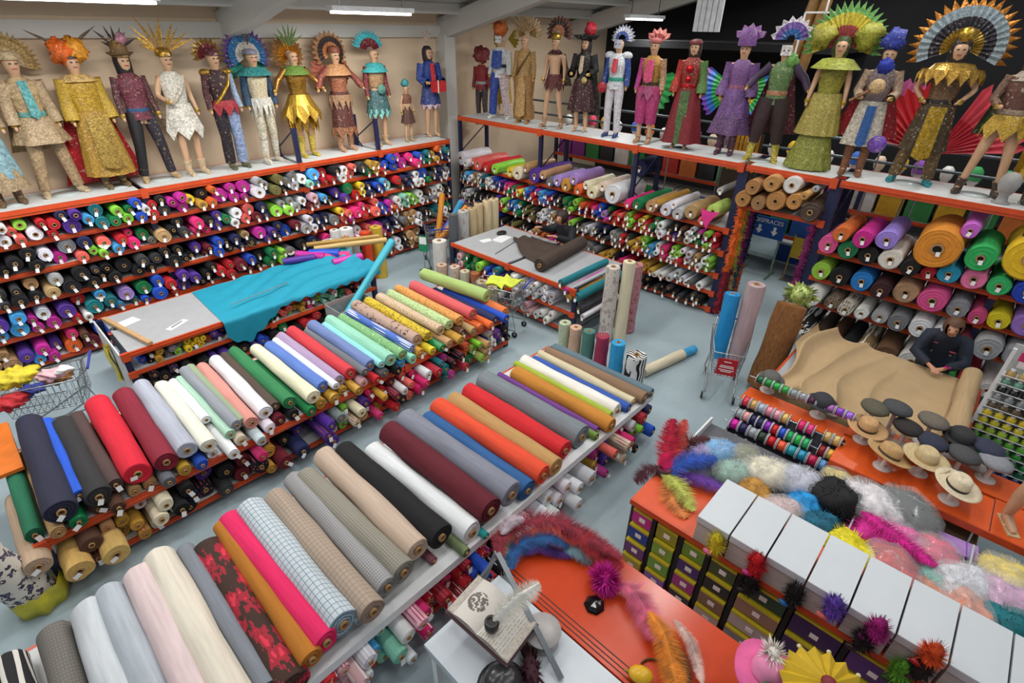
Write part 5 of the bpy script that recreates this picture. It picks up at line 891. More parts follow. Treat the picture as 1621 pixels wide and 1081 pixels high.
for i,(x,y,c) in enumerate(((6.05,.95,'c8b8a0'),(6.1,.72,'d0c8c0'),(6.0,.5,'b0a49a'),(6.12,1.1,'a8b4c4'))): tag(part('ribbon_ring',G().lathe([(.035,0),(.06,0),(.06,.04),(.035,.04),(.035,0)],16,(x,y,.9)),M(c,.4)),'loose pale ribbon ring, %s behind the ribbon rack'%ordn(i+1),'ribbon','loose ribbon rings')
# ---------------------------------------------------------------- table with the beige cloth
rack('cutting_table','cutting table under the draped beige fabric on the right','x',-.68,1.3,6.3,8.0,[.3,.86],[6.32,7.98],boardm=GREYTOP,beamh=.08,braces=False)
part('front_beam',G().box(6.27,6.3,-.68,1.3,.78,.86),ORANGE,bpy.data.objects['cutting_table.002'])
BEIGE=PATM('beige_cloth',lambda nt,v:weave(nt,v,lin('b59a74'),.07),.85)
def beige(u,v):
    y=1.28-1.75*u; b=max(0,1-u*1.55); s=v*2.05; xx=8.02-s
    z=.887+.2*b**.7*(1-abs(math.sin(u*17+1.6*math.sin(v*3.5)+2.6*v)))**1.4*(.65+.35*math.sin(v*5+u*9)) + .01*math.sin(v*7+u*4)
    y+=.1*b*math.sin(v*7+u*9)
    if xx<6.22:
        e=6.22-xx; return (6.22-.05-.05*math.sin(u*26),y,z-e*1.5*(.5+.8*math.sin(u*2.6)))
    return (xx,y,z)
tag(part('beige_cloth',G().grid(beige,130,60,thick=.006),BEIGE),'beige fabric spread over the cutting table, gathered in folds at the left','fabric')
roll('beige roll the spread fabric comes from, right end of its table','b59a74',.105,1.75,(6.28,-.56,.985),(0,0,-PI/2),'',tg=False)
# fur roll standing at its end
upright('ginger brown fur roll leaning at the aisle end of the beige fabric table','8a5c30',7.3,1.62,.2,1.3,'',tilt=.3,az=.0,z=.02,name='upright_fur_roll'); bpy.data.objects['upright_fur_roll'].data=roll_unit(3).mesh('fur_roll',PATM('ginger_fur',lambda nt,v:MIX(nt,RAMP(nt,noise(nt,N(nt,'ShaderNodeMapping',{0:v,3:(14,4,14)}).outputs[0],3.,4.),.35,.7),lin('6a4020'),lin('a87440')),.9,1.))
q=random.Random(4); tag(part('iridescent_net',tuft(G().ball((0,0,0),.16,10,6),(0,0,0),.26,120,q,(1,1,.8),.15),M('a8b86a',.3,.2,.6,20),None,loc=(8.0,1.62,1.36)),'iridescent yellow green netting bundle beside the white plush rolls','netting')
# ---------------------------------------------------------------- thread and paint rack on the right edge
t=thing('bottle_rack','white wire display rack of small bottles at the right edge','rack',(7.1,-.7,0))
part('side_frame',G().box(-.02,.02,-.015,.015,.1,1.85),WHITE,t); part('side_frame',G().box(-.02,.02,-1.215,-1.185,.1,1.85),WHITE,t); part('back_panel',G().box(.14,.16,-1.2,0,.1,1.85),M('b9c0c2',.4),t); part('base',G().box(-.05,.3,-1.22,.02,0,.1),WHITE,t); part('header_card',G().box(-.025,-.01,-.9,-.08,1.66,1.84),M('e8e4e6',.5),t); part('header_stripe',G().box(-.03,-.026,-.3,-.06,1.74,1.84),M('c82a6a',.5),t)
RC=['b89a5a','6aa08a','1c1c20','8a8f94','6a5a44','d8c022','d0c030','a8c83a','5fae3a','3a9a3c','2a8a4a','1f6a4a','3a5a9a']; RCN=['gold','sea green','black','grey','brown','yellow','lemon','lime','leaf green','green','emerald','bottle green','blue']
bm0=G().lathe([(.002,0),(.04,0),(.043,.01),(.043,.06),(.02,.072),(.02,.076)],8).mesh('bottle',M('obj',.25,0,.05)); bc0=G().lathe([(.022,.072),(.022,.092),(.002,.092)],8).mesh('cap',M('e4e6e8',.4))
for ri,c in enumerate(RC):
    z=1.52-ri*.105; part('shelf_wire',G().tube([(-.035,-1.19,z+.02),(-.035,-.01,z+.02)],.005,5),WHITE,t); part('shelf_ledge',G().box(.0,.14,-1.19,-.01,z-.006,z-.002),M('c8cccc',.4),t)
    for j in range(11):
        b=tag(ob('paint_bottle',bm0,None,(7.12,-.78-j*.105,z),color=jit(lin(c),.1)),'%s small bottle, %s from the left on the %s shelf of the bottle rack'%(RCN[ri],ordn(j+1),ordn(ri+1)),'bottle','bottles on the white wire rack'); ob('cap',bc0,b)
# ================================================================ orange counter and white table in the foreground
CT=M('c8421a',.22,0,.04); WT=M('c9d0d8',.25,0,.02)
t=thing('orange_counter','glossy orange counter with a rounded end and black grooves in the foreground','counter')
pts=[(1.84,-1.6),(2.62,-1.6),(2.62,1.35)]+[(2.23+.39*math.cos(a),1.5+.42*math.sin(a)) for a in [i*PI/14 for i in range(0,15)]][0:]+[(1.84,1.5)]
part('top',G().prism([(a,b) for a,b in pts],(0,0,.985),(1,0,0),(0,1,0),.03),CT,t)
part('front',G().prism([(a*1.0-(a-2.23)*.06,b-.03) for a,b in pts],(0,0,.48),(1,0,0),(0,1,0),.95),M('c44a22',.4,0,.05),t)
for i,x in enumerate((1.868,1.9,1.935)): part('groove',G().box(x,x+.008,-1.6,1.78,.9985,1.0015),BLACK,t)
t=thing('white_table','white laminate table beside the orange counter, open book standing on it','table')
part('top',G().box(1.08,1.825,-1.2,1.79,.96,1.0),WT,t); part('apron',G().box(1.1,1.8,-1.2,1.77,.85,.96),M('b4bcc2',.4),t)
for x,y in((1.1,1.7),(1.75,1.7),(1.1,-1.15),(1.75,-1.15)): part('leg',G().box(x,x+.05,y,y+.05,0,.85),WHITE,t)
# open book with quill and inkwell
PAGE=PATM('printed_page',lambda nt,v:MIX(nt,MT(nt,'MULTIPLY',MT(nt,'MULTIPLY',stripes(nt,N(nt,'ShaderNodeSeparateXYZ',{0:v}).outputs[1],48.,.35),MT(nt,'GREATER_THAN',noise(nt,v,70.,1.),.46)),.55),lin('cfc9c0'),lin('77706a')),.8)
DRAW=PATM('drawn_page',lambda nt,v:MIX(nt,MT(nt,'MULTIPLY',MT(nt,'GREATER_THAN',noise(nt,v,45.,4.),.47),MT(nt,'LESS_THAN',N(nt,'ShaderNodeVectorMath',{0:v,1:(.0,.13,.05)},operation='DISTANCE').outputs['Value'],.075)),lin('cfc9c2'),lin('6b6560')),.8)
t=thing('open_book','open book with an ink drawing and printed text, propped on a stand','book',(1.46,1.5,1.2),0); t.rotation_euler=(.12,0,.1)
for nm,sg,mt in(('left_page',1,DRAW),('right_page',-1,PAGE)): part(nm,G().grid(lambda u,v:((u-.5)*.33,sg*.265*v,.03+.035*math.sin(min(1,v*1.15)*PI)*(1-.4*v)-.012*v),12,14,thick=.002),mt,t)
part('page_block',G().grid(lambda u,v:((u-.5)*.325,-.26+.52*v,.026+.0*v),4,14,thick=.03),M('b8aea4',.8,0,.2,60),t); part('cover',G().box(-.18,.18,-.275,.275,-.02,-.005),M('4a2a30',.6),t)
t=thing('inkwell','small dark inkwell on the open book with a white quill in it','inkwell',(1.38,1.42,1.28)); part('pot',G().lathe([(.002,0),(.048,0),(.05,.02),(.048,.065),(.03,.07),(.03,.06)],18),M('2a2826',.3),t); part('ink',G().lathe([(.03,.06),(.002,.06)],12),BLACK,t)
q=random.Random(2); QP=[Vector(p) for p in((1.39,1.41,1.31),(1.47,1.37,1.42),(1.58,1.32,1.52),(1.69,1.28,1.56))]
def qv(u,v):
    k=min(int(v*3),2); c=QP[k].lerp(QP[k+1],v*3-k); wd=.05*math.sin(PI*min(1,.12+v*.88))**.6*(1+.25*math.sin(v*60)*abs(u-.5)*2); return c+Vector((-.5,.75,.1))*((u-.5)*2*wd)+Vector((0,0,.02))*(1-(u*2-1)**2)
tag(part('quill_feather',plume(G().grid(qv,8,40),[(1.39,1.41,1.31),(1.47,1.37,1.42),(1.58,1.32,1.52),(1.69,1.28,1.56)],.085,46,q,droop=.05,side=(-.3,-.6,1)),M('e6e2d8',.7)),'large white quill feather standing in the inkwell','feather')
EAS=M('7d8288',.35,.7,.05)
t=thing('metal_easel','grey metal easel with long flat bars behind the open book','easel'); part('bar',G().bar((1.74,1.72,1.42),(1.56,.95,1.02),.038,.014),EAS,t); part('bar',G().bar((1.62,1.8,1.02),(1.74,1.74,1.4),.038,.014),EAS,t); part('bar',G().bar((1.42,1.82,1.02),(1.72,1.72,1.38),.02,.012),EAS,t); part('crossbar',G().bar((1.6,1.3,1.18),(1.3,1.36,1.16),.038,.014),EAS,t)
t=thing('hat_stand','round grey disc hat stand behind the open book','hat stand',(1.68,1.22,1.0)); part('foot',G().lathe([(.002,0),(.12,0),(.12,.01),(.002,.014)],22),M('a9a5a3',.35),t); part('stem',G().tube([(0,0,.01),(0,0,.1)],.02,10),M('a9a5a3',.35),t); part('disc',G().lathe([(.002,.1),(.13,.1),(.13,.112),(.002,.115)],24),M('b4b0ae',.35),t)
t=thing('bowler_hat','dark grey shiny dome hat lying under the open book','hat',(1.26,1.2,1.0)); part('crown',G().lathe([(.13,.01),(.135,.05),(.12,.11),(.07,.15),(.002,.16)],22),M('2c2d30',.25,0,.1),t); part('brim',G().lathe([(.13,.0),(.17,.012),(.17,.018),(.13,.02)],26),M('26272a',.35),t)
q=random.Random(3); tag(part('pompom_trim',tuft(G().ball((0,0,.05),.05,8,6,sc=(2.4,1,.8)),(0,0,.05),.1,150,q,(2.4,1,.7),.1),M('3c1420',.8),None,loc=(1.45,1.12,1.0),rot=(0,0,.9)),'dark maroon pompom trim on the white table below the book','trim')
# feather arch on the counter
q=random.Random(12)
def arch(pts,w,n,c,lab,z=1.12,side=(0,0,1),dr=.2): return tag(part('feather_garland',plume(G(),[(x,y,z+.03*math.sin(i*2)) for i,(x,y) in enumerate(pts)],w,n,q,droop=dr,side=side),FM(c)),lab,'feather','feather garlands on the orange counter')
OUT=[(1.84,1.8),(1.98,1.92),(2.14,1.95),(2.32,1.88),(2.44,1.68),(2.5,1.48),(2.52,1.28),(2.5,1.12)]
arch(OUT,.12,110,'8a1f34','deep red feather garland forming the outer arch on the orange counter',1.16); arch([(x*.95+.1,y-.03) for x,y in OUT[4:]],.13,50,'a01c24','scarlet feather garland on the right flank of the arch',1.12)
INN=[(1.88,1.7),(1.96,1.78),(2.08,1.82),(2.2,1.78),(2.3,1.66),(2.36,1.52)]
arch(INN,.1,80,'1f5a96','blue feather garland along the inside of the arch',1.1); arch([(x*.97+.05,y-.07) for x,y in INN[2:]],.07,50,'4a2a7a','violet feather garland inside the blue one',1.06); arch([(2.34,1.56),(2.4,1.44),(2.42,1.32)],.09,30,'7fa4b0','pale blue and green feather tip inside the arch',1.05); arch([(2.0,1.93),(2.12,1.97),(2.26,1.93)],.07,36,'b9aab4','grey pink feather tuft at the crown of the arch',1.2)
tag(part('feather_pompom',tuft(G().ball((0,0,.08),.06,10,6),(0,0,.08),.16,1100,random.Random(6),(1,1,.75),.025),FM('c81f96'),None,loc=(2.33,1.14,1.0)),'bright magenta feather pompom at the end of the arch','pompom')
t=thing('dark_gem','faceted black pendant lying on the orange counter','pendant',(2.14,1.1,1.002),.4); part('stone',G().lathe([(.002,0),(.055,.005),(.075,.02),(.05,.045),(.002,.05)],7,sm=False),M('0a0810',.15),t); part('setting',G().lathe([(.06,.0),(.08,.004),(.078,.012)],7,sm=False),BLACK,t)
arch([(2.36,1.04),(2.38,.92),(2.34,.8),(2.26,.68),(2.18,.58)],.13,110,'d86a8a','long pink feather plume running along the counter',1.08); arch([(2.32,.76),(2.24,.6),(2.14,.48),(2.02,.38),(1.9,.28)],.11,100,'e08a2c','long orange yellow feather plume at the counter front',1.1); arch([(2.42,.6),(2.34,.44),(2.26,.34),(2.16,.26)],.05,60,'d8b8ae','slim pale pink feather beside the orange plume',1.06); arch([(2.28,.56),(2.2,.42),(2.08,.3)],.06,50,'1c1418','thin black feather under the orange plume',1.03)
t=thing('chain_necklace','beaded chain looping on the orange counter','necklace',(0,0,0)); 
for i in range(22):
    a=PI*i/21; part('bead',G().ball((2.02-.1*math.cos(a)*.6,.66-.0+.14*math.cos(a)-.12,1.012+.0),.009,6,4) if False else G().ball((2.02+.1*math.sin(a),.5+.12*math.cos(a),1.012),.01,6,4),M('6a5a3a',.3,.6),t)
t=thing('yellow_charm','yellow pear-shaped charm at the end of the chain','charm',(1.93,.58,1.0),.5); part('pear',G().ball((0,0,.05),.075,12,8,sc=(.8,1.1,.6)),M('d8a81c',.3),t); part('stalk',G().tube([(0,.08,.05),(0,.11,.055)],.008,6),M('8a7a2a',.4),t); tag(part('counter_ring',G().lathe([(.03,0),(.035,0),(.035,.004),(.03,.004),(.03,0)],18,(1.96,1.52,1.002)),M('d87a4a',.3)),'small clear ring lying on the orange counter beside the quill','ring')
# carnival parasol and pink hat in the lower right
t=thing('flower_parasol','yellow pleated flower parasol at the bottom edge','parasol',(2.4,-.3,.98)); 
g=G(); V=[(0,0,.52)];F=[];n=18
for i in range(n*2): a=2*PI*i/(n*2); r=.25*(1 if i%2 else .9); V.append((math.cos(a)*r,math.sin(a)*r,.44+(.02 if i%2 else -.01)))
g.add(V,[(0,1+i,1+(i+1)%(2*n)) for i in range(2*n)]); part('canopy',g,M('c9a81c',.6,0,.12),t); part('centre',G().ball((0,0,.525),.045,10,6,sc=(1,1,.5)),M('7a1c24',.6),t); part('handle',G().tube([(0,0,0),(0,0,.52)],.012,8),M('6a4a2a',.5),t)
for i in range(9): a=2*PI*i/9+.2; part('tip',G().ball((math.cos(a)*.25,math.sin(a)*.25,.452),.014,8,5),M('d8cfa8',.5),t)
t=thing('pink_hat','pink felt carnival hat with white fringe beside the yellow parasol','hat',(2.36,-.02,.98),.3); part('brim',G().lathe([(.1,.3),(.2,.3),(.2,.312),(.1,.32)],26,wob=folds(3,.05)),M('e0609a',.7),t); part('crown',G().lathe([(.1,.3),(.095,.4),(.06,.44),(.002,.45)],20),M('e88ab4',.7),t); part('fringe',tuft(G().ball((.05,0,.44),.04,8,6),(.05,0,.44),.1,200,random.Random(9),(1.2,1,.7),.05),M('ded8d0',.7),t); part('stand',G().tube([(0,0,0),(0,0,.32)],.02,8),WHITE,t)
tag(part('green_glitter_hat',G().lathe([(.15,0),(.15,.04),(.1,.12),(.07,.36),(.002,.42)],20,(2.2,-.08,1.0)),M('2a7a4a',.35,.2,.6,60)),'green glitter hat below the pink one at the bottom edge','hat')
# ================================================================ shopping carts
def cart(label,loc,rz,contents=None,wire='a9b0b4'):
    t=thing('shopping_cart',label,'cart',loc,rz,'shopping carts'); W_=M(wire,.3,.8,.05); 
    # basket: narrow at the front (+y), wide at the handle (-y)
    def P(u,v,w): wd=.2+.07*(1-v); wd*=.86+.14*w; return ((u-.5)*2*wd,-.38+.82*v-.06*(1-w)*(v-.5),.5+.38*w)
    g=G()
    for w in(0,.33,.66,1): g.tube([P(0,0,w),P(0,1,w),P(1,1,w),P(1,0,w),P(0,0,w)],.005 if w<1 else .009,5)
    for i in range(13):
        v=i/12; g.tube([P(0,v,1),P(0,v,0),P(1,v,0),P(1,v,1)],.0035,4)
    for i in range(1,8): u=i/8; g.tube([P(u,1,1),P(u,1,0),P(u,0,0),P(u,0,1)],.0035,4)
    b=part('wire_basket',g,W_,t); b['kind']='stuff'
    for s in(-1,1):
        part('side_frame',G().tube([(s*.22,-.5,.98),(s*.23,-.36,.88),(s*.22,-.3,.5),(s*.2,.3,.2),(s*.19,.34,.12)],.011,7),W_,t); part('base_rail',G().tube([(s*.21,-.3,.5),(s*.24,-.38,.14),(s*.2,.32,.14)],.01,7),W_,t)
        for y in(-.36,.32): w_=part('wheel',G().lathe([(.02,-.012),(.05,-.014),(.055,0),(.05,.014),(.02,.012)],14,ax='x').xf(Matrix.Translation((s*.22,y,.056))),M('2a2b2e',.5),t); part('fork',G().bar((s*.22,y,.06),(s*.22,y,.13),.03,.012),CHROME,w_)
    part('handle',G().tube([(-.23,-.5,.98),(.23,-.5,.98)],.016,8),M('30409a',.4),t)
    return t
c=cart('shopping cart with blue and silver pink rolls and a red sign, by the aisle',(6.88,2.08,0),1.95)
part('red_sign',G().box(-.13,.13,-.012,0,0,.26),M('c0202c',.45,0,.03),c,loc=(0,.46,.56),rot=(.0,0,PI)); sgn=[o for o in c.children if o.name.startswith('red_sign')][0]
def text(name,s,size,par,loc,rot,mat,al='CENTER'):
    cu=bpy.data.curves.new(name,'FONT'); cu.body=s; cu.size=size; cu.align_x=al; cu.align_y='CENTER'; cu.extrude=.001; 
    o=bpy.data.objects.new('tmp',cu); COL.objects.link(o); me=bpy.data.meshes.new_from_object(o.evaluated_get(bpy.context.evaluated_depsgraph_get())); bpy.data.objects.remove(o); me.materials.clear(); me.materials.append(mat); me.name=name
    return ob(name,me,par,loc,rot)
for z,w_ in((.215,.1),(.15,.17),(.125,.19),(.085,.2),(.06,.14)): part('sign_print',G().box(-w_/2,w_/2,-.0145,-.012,z-.006,z+.006),TAGW,sgn)
upright('bright blue textured roll standing in the shopping cart','1f8fd0',6.88,2.2,.105,1.0,'satin',tilt=.08,az=.5,z=.53); upright('silver pink iridescent roll standing tall in the shopping cart','b9a0a4',7.0,1.98,.125,1.2,'satin',tilt=.03,az=.3,z=.53)
cart('empty wire cart parked at the right end of the rear display table',(5.9,5.75,0),.35); q=random.Random(3)
g=G().grid(lambda u,v:(5.72+.5*u,5.55+.42*v+.05*math.sin(u*5),.9+.05*math.sin(u*9+v*4)),12,10,thick=.02); tag(part('neon_cloth',g,M('c8d43a',.6)),'neon yellow cloth thrown over the parked wire cart','fabric')
cart('shopping cart with coloured tubes and a green sign in the far corner',(7.0,8.85,0),-.5); 
for i,(c_,x,y,tl,az) in enumerate((('d08a2c',7.0,8.8,.25,.2),('3f9ed0',7.05,8.72,.5,-.9),('7a5ab0',7.1,8.85,.6,-.7),('e0903a',6.95,8.7,.7,-.8))): upright(['orange tube standing in the corner cart','blue tube leaning out of the corner cart','violet tube leaning out of the corner cart','light orange tube lying across the corner cart'][i],c_,x,y,.06,1.0,'satin',tilt=tl,az=az,z=.58,name='leaning_tube')
t=thing('sign_board','small green and white sign standing on the floor by the corner cart','sign',(6.55,8.75,0),-PI/2+.5); part('panel',G().box(-.1,.1,-.01,.01,.45,.8),M('1f8a5c',.5),t); part('white_field',G().box(-.08,.08,-.013,-.01,.62,.78),TAGW,t); part('stem',G().tube([(0,0,0),(0,0,.45)],.012,6),CHROME,t); part('foot',G().lathe([(.002,0),(.12,0),(.12,.01),(.002,.015)],14),CHROME,t)
cart('shopping cart full of cloth behind the left end of the rear table',(-.1,7.85,0),1.3)
for i,(c_,x,y,z,r) in enumerate((('d2c02e',-.35,8.0,.92,.2),('e0b0b8',-.02,7.85,.88,.13),('b4202a',-.5,7.7,.78,.16),('26307a',-.25,7.75,.82,.12),('9a6a3a',.02,8.05,.72,.14),('e4e2de',.12,7.78,.93,.08))):
    g=G().ball((0,0,0),r,26,16,sc=(1.3,1.0,.55)); g.v=[tuple(Vector(v)*(.85+.22*math.sin(v[0]*45+v[1]*38)+.14*math.sin(v[2]*70+v[0]*30))) for v in g.v]
    tag(part('cloth_bundle',g,M(c_,.7),None,loc=(x,y,z)),'%s crumpled cloth in the cart at the left'%['yellow','pale pink','red','dark blue','golden brown','white'][i],'fabric','cloth bundles in the left cart')
tag(part('orange_board',G().box(-.9,-.55,6.2,7.2,.78,.82),M('d8701f',.4)),'orange board at the left edge beyond the navy roll','board')
# left end of the rear table: leaf print roll standing in a yellow bag
upright('white roll with dark purple leaf print leaning at the left end of the rear table','d8d2c8',-.86,5.2,.17,1.05,'leaf',tilt=-.2,az=.35,z=.02); g=G().lathe([(.1,0),(.2,.02),(.22,.12),(.2,.22),(.19,.24)],16,(0,0,0),wob=folds(7,.1)); tag(part('plastic_bag',g,M('c9c02e',.3,0,.2,alpha=.85),None,loc=(-.84,5.18,.0)),'yellow plastic bag around the foot of the leaf print roll','bag')
for i,(x,z,r,L,c_,lb) in enumerate(((-.5,.34,.11,.6,'cfa860','pale yellow foam roll below the left end of the rear table'),(-.22,.3,.11,.6,'d4b068','yellow foam roll below the navy roll'))): roll(lb,c_,r,L,(x,4.92,z),(0,1,0),'',tg=True)
# ================================================================ doorway: sign, boas, blue counter
def boa(label,c,x,y,z0,z1,r,n=90,name='feather_boa'):
    q=random.Random(int(x*77+y*31+z0*13)); g=G(); V=[];F=[]; K=24
    for i in range(K+1): V.append(Vector((x+.012*math.sin(i),y+.012*math.cos(i*1.3),z0+(z1-z0)*i/K)))
    for i in range(K):
        for _ in range(n//K*3):
            a=q.uniform(0,2*PI); L=r*q.uniform(.7,1.2); V.append(V[i]+Vector((math.cos(a)*L,math.sin(a)*L,q.uniform(-.6,.3)*L))); F.append((i,i+1,len(V)-1))
    g.add(V,F); g.tube(V[:K+1],r*.45,8); tag(part(name,g,FM(c)),label,'boa','feather boas hanging beside the doorway')
for i,(c,x,n) in enumerate((('d8601c','orange','orange'),('e07a22','amber','amber'),('9aa83a','lime','lime'),('b01f6a','magenta','magenta'),('5a2a78','violet','violet'),('141418','black','black'))): boa('%s feather boa hanging on the left side of the doorway'%n,c,9.06+.15*i,3.14-.0*i,.95,2.1,.085)
for i,(c,n) in enumerate((('8a1428','dark red'),('6a1c20','maroon'),('b89a68','sand'),('1f4a5c','petrol'),('c8581f','rust'))): boa('%s feather boa hanging low on the left side of the doorway'%n,c,9.08+.18*i,3.15,.08,.95,.085)
for i,(c,n) in enumerate((('7a1f5c','plum'),('a83a8a','orchid'),('6a2a5a','aubergine'))): boa('%s feather boa hanging on the right side of the doorway'%n,c,9.12+.16*i,2.0,.75,2.05,.08)
t=thing('sign_stand','blue DISFRACES sign with two white down arrows on a metal stand','sign',(11.75,3.42,.06),-PI/2)
part('panel',G().box(-.36,.36,-.02,.02,.78,1.22),M('1f4f9c',.4,0,.04),t); text('lettering','DISFRACES',.125,t,(0,-.024,1.13),(PI/2,0,0),TAGW)
for s in(-.2,.2): part('arrow',G().prism([(-.035,.12),(.035,.12),(.035,0),(.09,0),(0,-.12),(-.09,0),(-.035,0)],(s*.8,-.022,.94),(.8,0,0),(0,0,.8),.004),TAGW,t)
for s in(-.3,.3): part('leg',G().tube([(s,0,-.05),(s,0,.78)],.02,8),M('8aa08a',.3,.6),t); part('foot',G().tube([(s,-.28,-.04),(s,.28,-.04)],.02,8),M('8aa08a',.3,.6),t)
part('brace',G().tube([(-.3,0,.4),(.3,0,.4)],.012,6),M('8aa08a',.3,.6),t)
t=thing('blue_counter','blue fronted display counter seen through the doorway','counter'); part('base',G().box(12.9,13.6,1.6,3.4,0,.42),M('1f4fa0',.4),t); part('top',G().box(12.85,13.65,1.55,3.45,.42,.47),WHITE,t)
t=thing('product_board','slanted board of small packaged products on the blue counter','display board',(13.1,2.5,.47)); part('board',G().box(.1,.14,-.8,.8,0,.8),M('2a2a30',.6),t); q=random.Random(21)
for i in range(36): 
    y=-.72+.18*(i%9); z=.08+.19*(i//9); part('package',G().box(.06,.1,y-.06,y+.06,z-.07,z+.07),M(q.choice(('c8c4c0','b02830','1c1c20','8a6a5a','d8d4cc','3a3a44','a83040','26262c')),.5),t)
t=thing('gold_rack','gold yellow wire stand beside the DISFRACES sign','stand',(11.9,2.75,0)); 
for s in(-.12,.12): part('post',G().tube([(0,s,0),(0,s,1.0)],.015,6),M('b89a2c',.4,.5),t)
part('panel',G().box(-.01,.01,-.12,.12,.5,.95),M('c9a82a',.5),t); part('foot',G().box(-.2,.2,-.14,.14,0,.02),CHROME,t)
# ================================================================ hall behind the mannequins
rack('pallet_rack','distant low rack of display heads behind the mannequins','y',12.0,12.8,-3.0,9.6,[.9,1.7,2.3],[-3,-.5,2,4.5,7,9.6],boardm=M('8a8c8c',.6))
for zr in(2.75,3.05): tag(part('guard_rail',G().tube([(11.3,-3,zr),(11.3,10.4,zr)],.025,8),M('6a747a',.4,.5)),'%s steel guard rail behind the mannequins'%('lower' if zr<3 else 'upper'),'rail','steel guard rails')
hg=G().lathe([(.07,0),(.06,.05),(.045,.1),(.085,.16),(.1,.24),(.09,.32),(.05,.37),(.002,.38)],12,ey=1.15).mesh('wig_bust',M('obj',.5,0,.08)); hw_=G().lathe([(.108,.2),(.112,.28),(.1,.36),(.05,.42),(.002,.43)],12,ey=1.1,wob=folds(6,.08)).mesh('wig',M('obj',.8,0,.2))
q=random.Random(31); i=0; y=9.3
while y>-2.6:
    i+=1; h=tag(ob('wig_bust',hg,None,(12.3+q.uniform(-.15,.15),y,2.3),(0,0,-PI/2),color=lin(q.choice(('e6e4e2','dedcd8','d8c0a8')))),'display head, %s from the corner on the distant rack'%ordn(i),'display head','display heads on the distant rack')
    if q.random()<.6: ob('wig',hw_,h,color=lin(q.choice(('c83a5a','d8b02c','3a6ac0','8a4ab0','d87a2c','2a2a2e','3a9a5a'))))
    y-=q.uniform(.28,.5)
for lv,z in((1,.9),(2,1.7)):
    for i in range(26):
        y=9.3-i*.46; c=q.choice(('b8342c','d8a82c','2a58a8','3a8a4a','8a3a8a','d8d4d0','2a2a30','d87a3a')); b=thing('costume_box','%s costume box, %s from the corner on the %s level of the distant rack'%({'b8342c':'red','d8a82c':'gold','2a58a8':'blue','3a8a4a':'green','8a3a8a':'purple','d8d4d0':'white','2a2a30':'black','d87a3a':'orange'}[c],ordn(i+1),['','lower','upper'][lv]),'box',(12.25,y,z),0,'costume boxes on the distant rack'); part('carton',G().box(-.2,.3,-.2,.2,0,.42),M(c,.5),b); part('lid',G().box(-.21,.31,-.21,.21,.42,.47),M('c8c4be',.5),b)
def wingset(label,y,z,R,cols,a0,a1,x=10.75,n=9):
    g=G(); V=[(x,y,z)];mi=[];K=len(cols);m_=2*n+1;F=[]
    for k in range(1,K+1):
        for j in range(m_): th=a0+(a1-a0)*j/(m_-1); r=R*k/K*(1 if j%2 or k<K else .9); V.append((x+.03*(j%2),y-math.cos(th)*r,z+math.sin(th)*r))
    for j in range(m_-1): F.append((0,1+j,2+j)); mi.append(0)
    for k in range(K-1):
        for j in range(m_-1): a=1+k*m_+j; F.append((a,a+1,a+m_+1,a+m_)); mi.append(k+1)
    g.add(V,F); g.m=mi; q0=len(g.f); g.add([(a+.015,b,c) for a,b,c in V],[f[::-1] for f in F]); g.m[q0:]=mi
    o=tag(part('costume_wing',g,[M(c,.4,0,.1) for c in cols]),label,'costume wing','pleated costume wings behind the mannequins')
    part('support_pole',G().tube([(x+.03,y,0),(x+.03,y,z+.1)],.015,6),CHROME,o)
PR=['e0408a','e0702c','d8c82c','3aae5c','3a7ad0','7a4ab8']
wingset('green pleated wing left of the magenta mannequin',6.35,3.75,.75,['1f7a3a','2a9a48'],-1.7,.3); wingset('bright green pleated wing right of the magenta mannequin',5.5,3.2,.95,['2fd07a','3ae08a'],.9,1.7); wingset('rainbow pleated wing left of the lilac mannequin',4.35,3.75,.72,PR,2.6,4.0); wingset('rainbow pleated wing right of the lilac mannequin',4.3,3.75,.72,PR,-.9,.5)
wingset('red pleated wing left of the Aztec king',1.15,3.1,1.0,['b01420','c8202c'],1.75,3.0,10.6); wingset('coral red pleated wing right of the Aztec king',1.0,3.1,1.05,['c8283a','e04a5a'],.15,1.3,10.6); wingset('pink pleated wing behind the turban mannequin',1.72,3.5,.6,['b84a8a','c86aa0'],.6,2.4,10.7); wingset('gold pleated wing behind the rightmost mannequins',.0,2.9,.9,['b8901c','d0a82c'],.2,1.6,11.0)
t=thing('gold_screen','gold slatted screen behind the lilac mannequin','screen',(10.6,3.9,2.35)); part('frame',G().box(0,.04,-.32,-.28,0,.7),M('3a2a1c',.5),t); part('frame',G().box(0,.04,.28,.32,0,.7),M('3a2a1c',.5),t)
for i in range(7): part('slat',G().box(.005,.03,-.27+.078*i,-.215+.078*i,0,.68),M('c9942a',.3,.6),t)
part('foot',G().box(-.03,.07,-.32,.32,-2.35,0),M('3a2a1c',.5),t)
for i,(y,h) in enumerate(((3.55,1.2),(3.35,1.3))): tag(part('hanging_tube',G().tube([(10.9,y,4.05),(11.0,y-.12,4.05+h)],.09,12),M('8a6430',.5,0,.3)),'%s brown bark tube hanging from above the green-shirted mannequin'%('left' if i==0 else 'right'),'tube')
for i in range(5): tag(part('white_strip',G().box(12.0,12.05,5.95-.12*i,6.05-.12*i,4.65,5.3+.03*i),M('dfe2e6',.5)),'white hanging strip, %s of five above the red robed mannequin'%ordn(i+1),'panel','white hanging strips')
t=thing('wire_gantry','thin white rectangular frame above the green-shirted mannequin','frame'); 
for a,b in(((10.4,3.35,4.2),(10.4,3.35,4.95)),((10.4,3.35,4.95),(10.4,2.75,4.95)),((10.4,2.75,4.95),(10.4,2.62,4.15)),((10.4,3.05,4.95),(10.4,3.05,ROOF(3.05)+.25))): part('bar',G().bar(a,b,.025),WHITE,t)
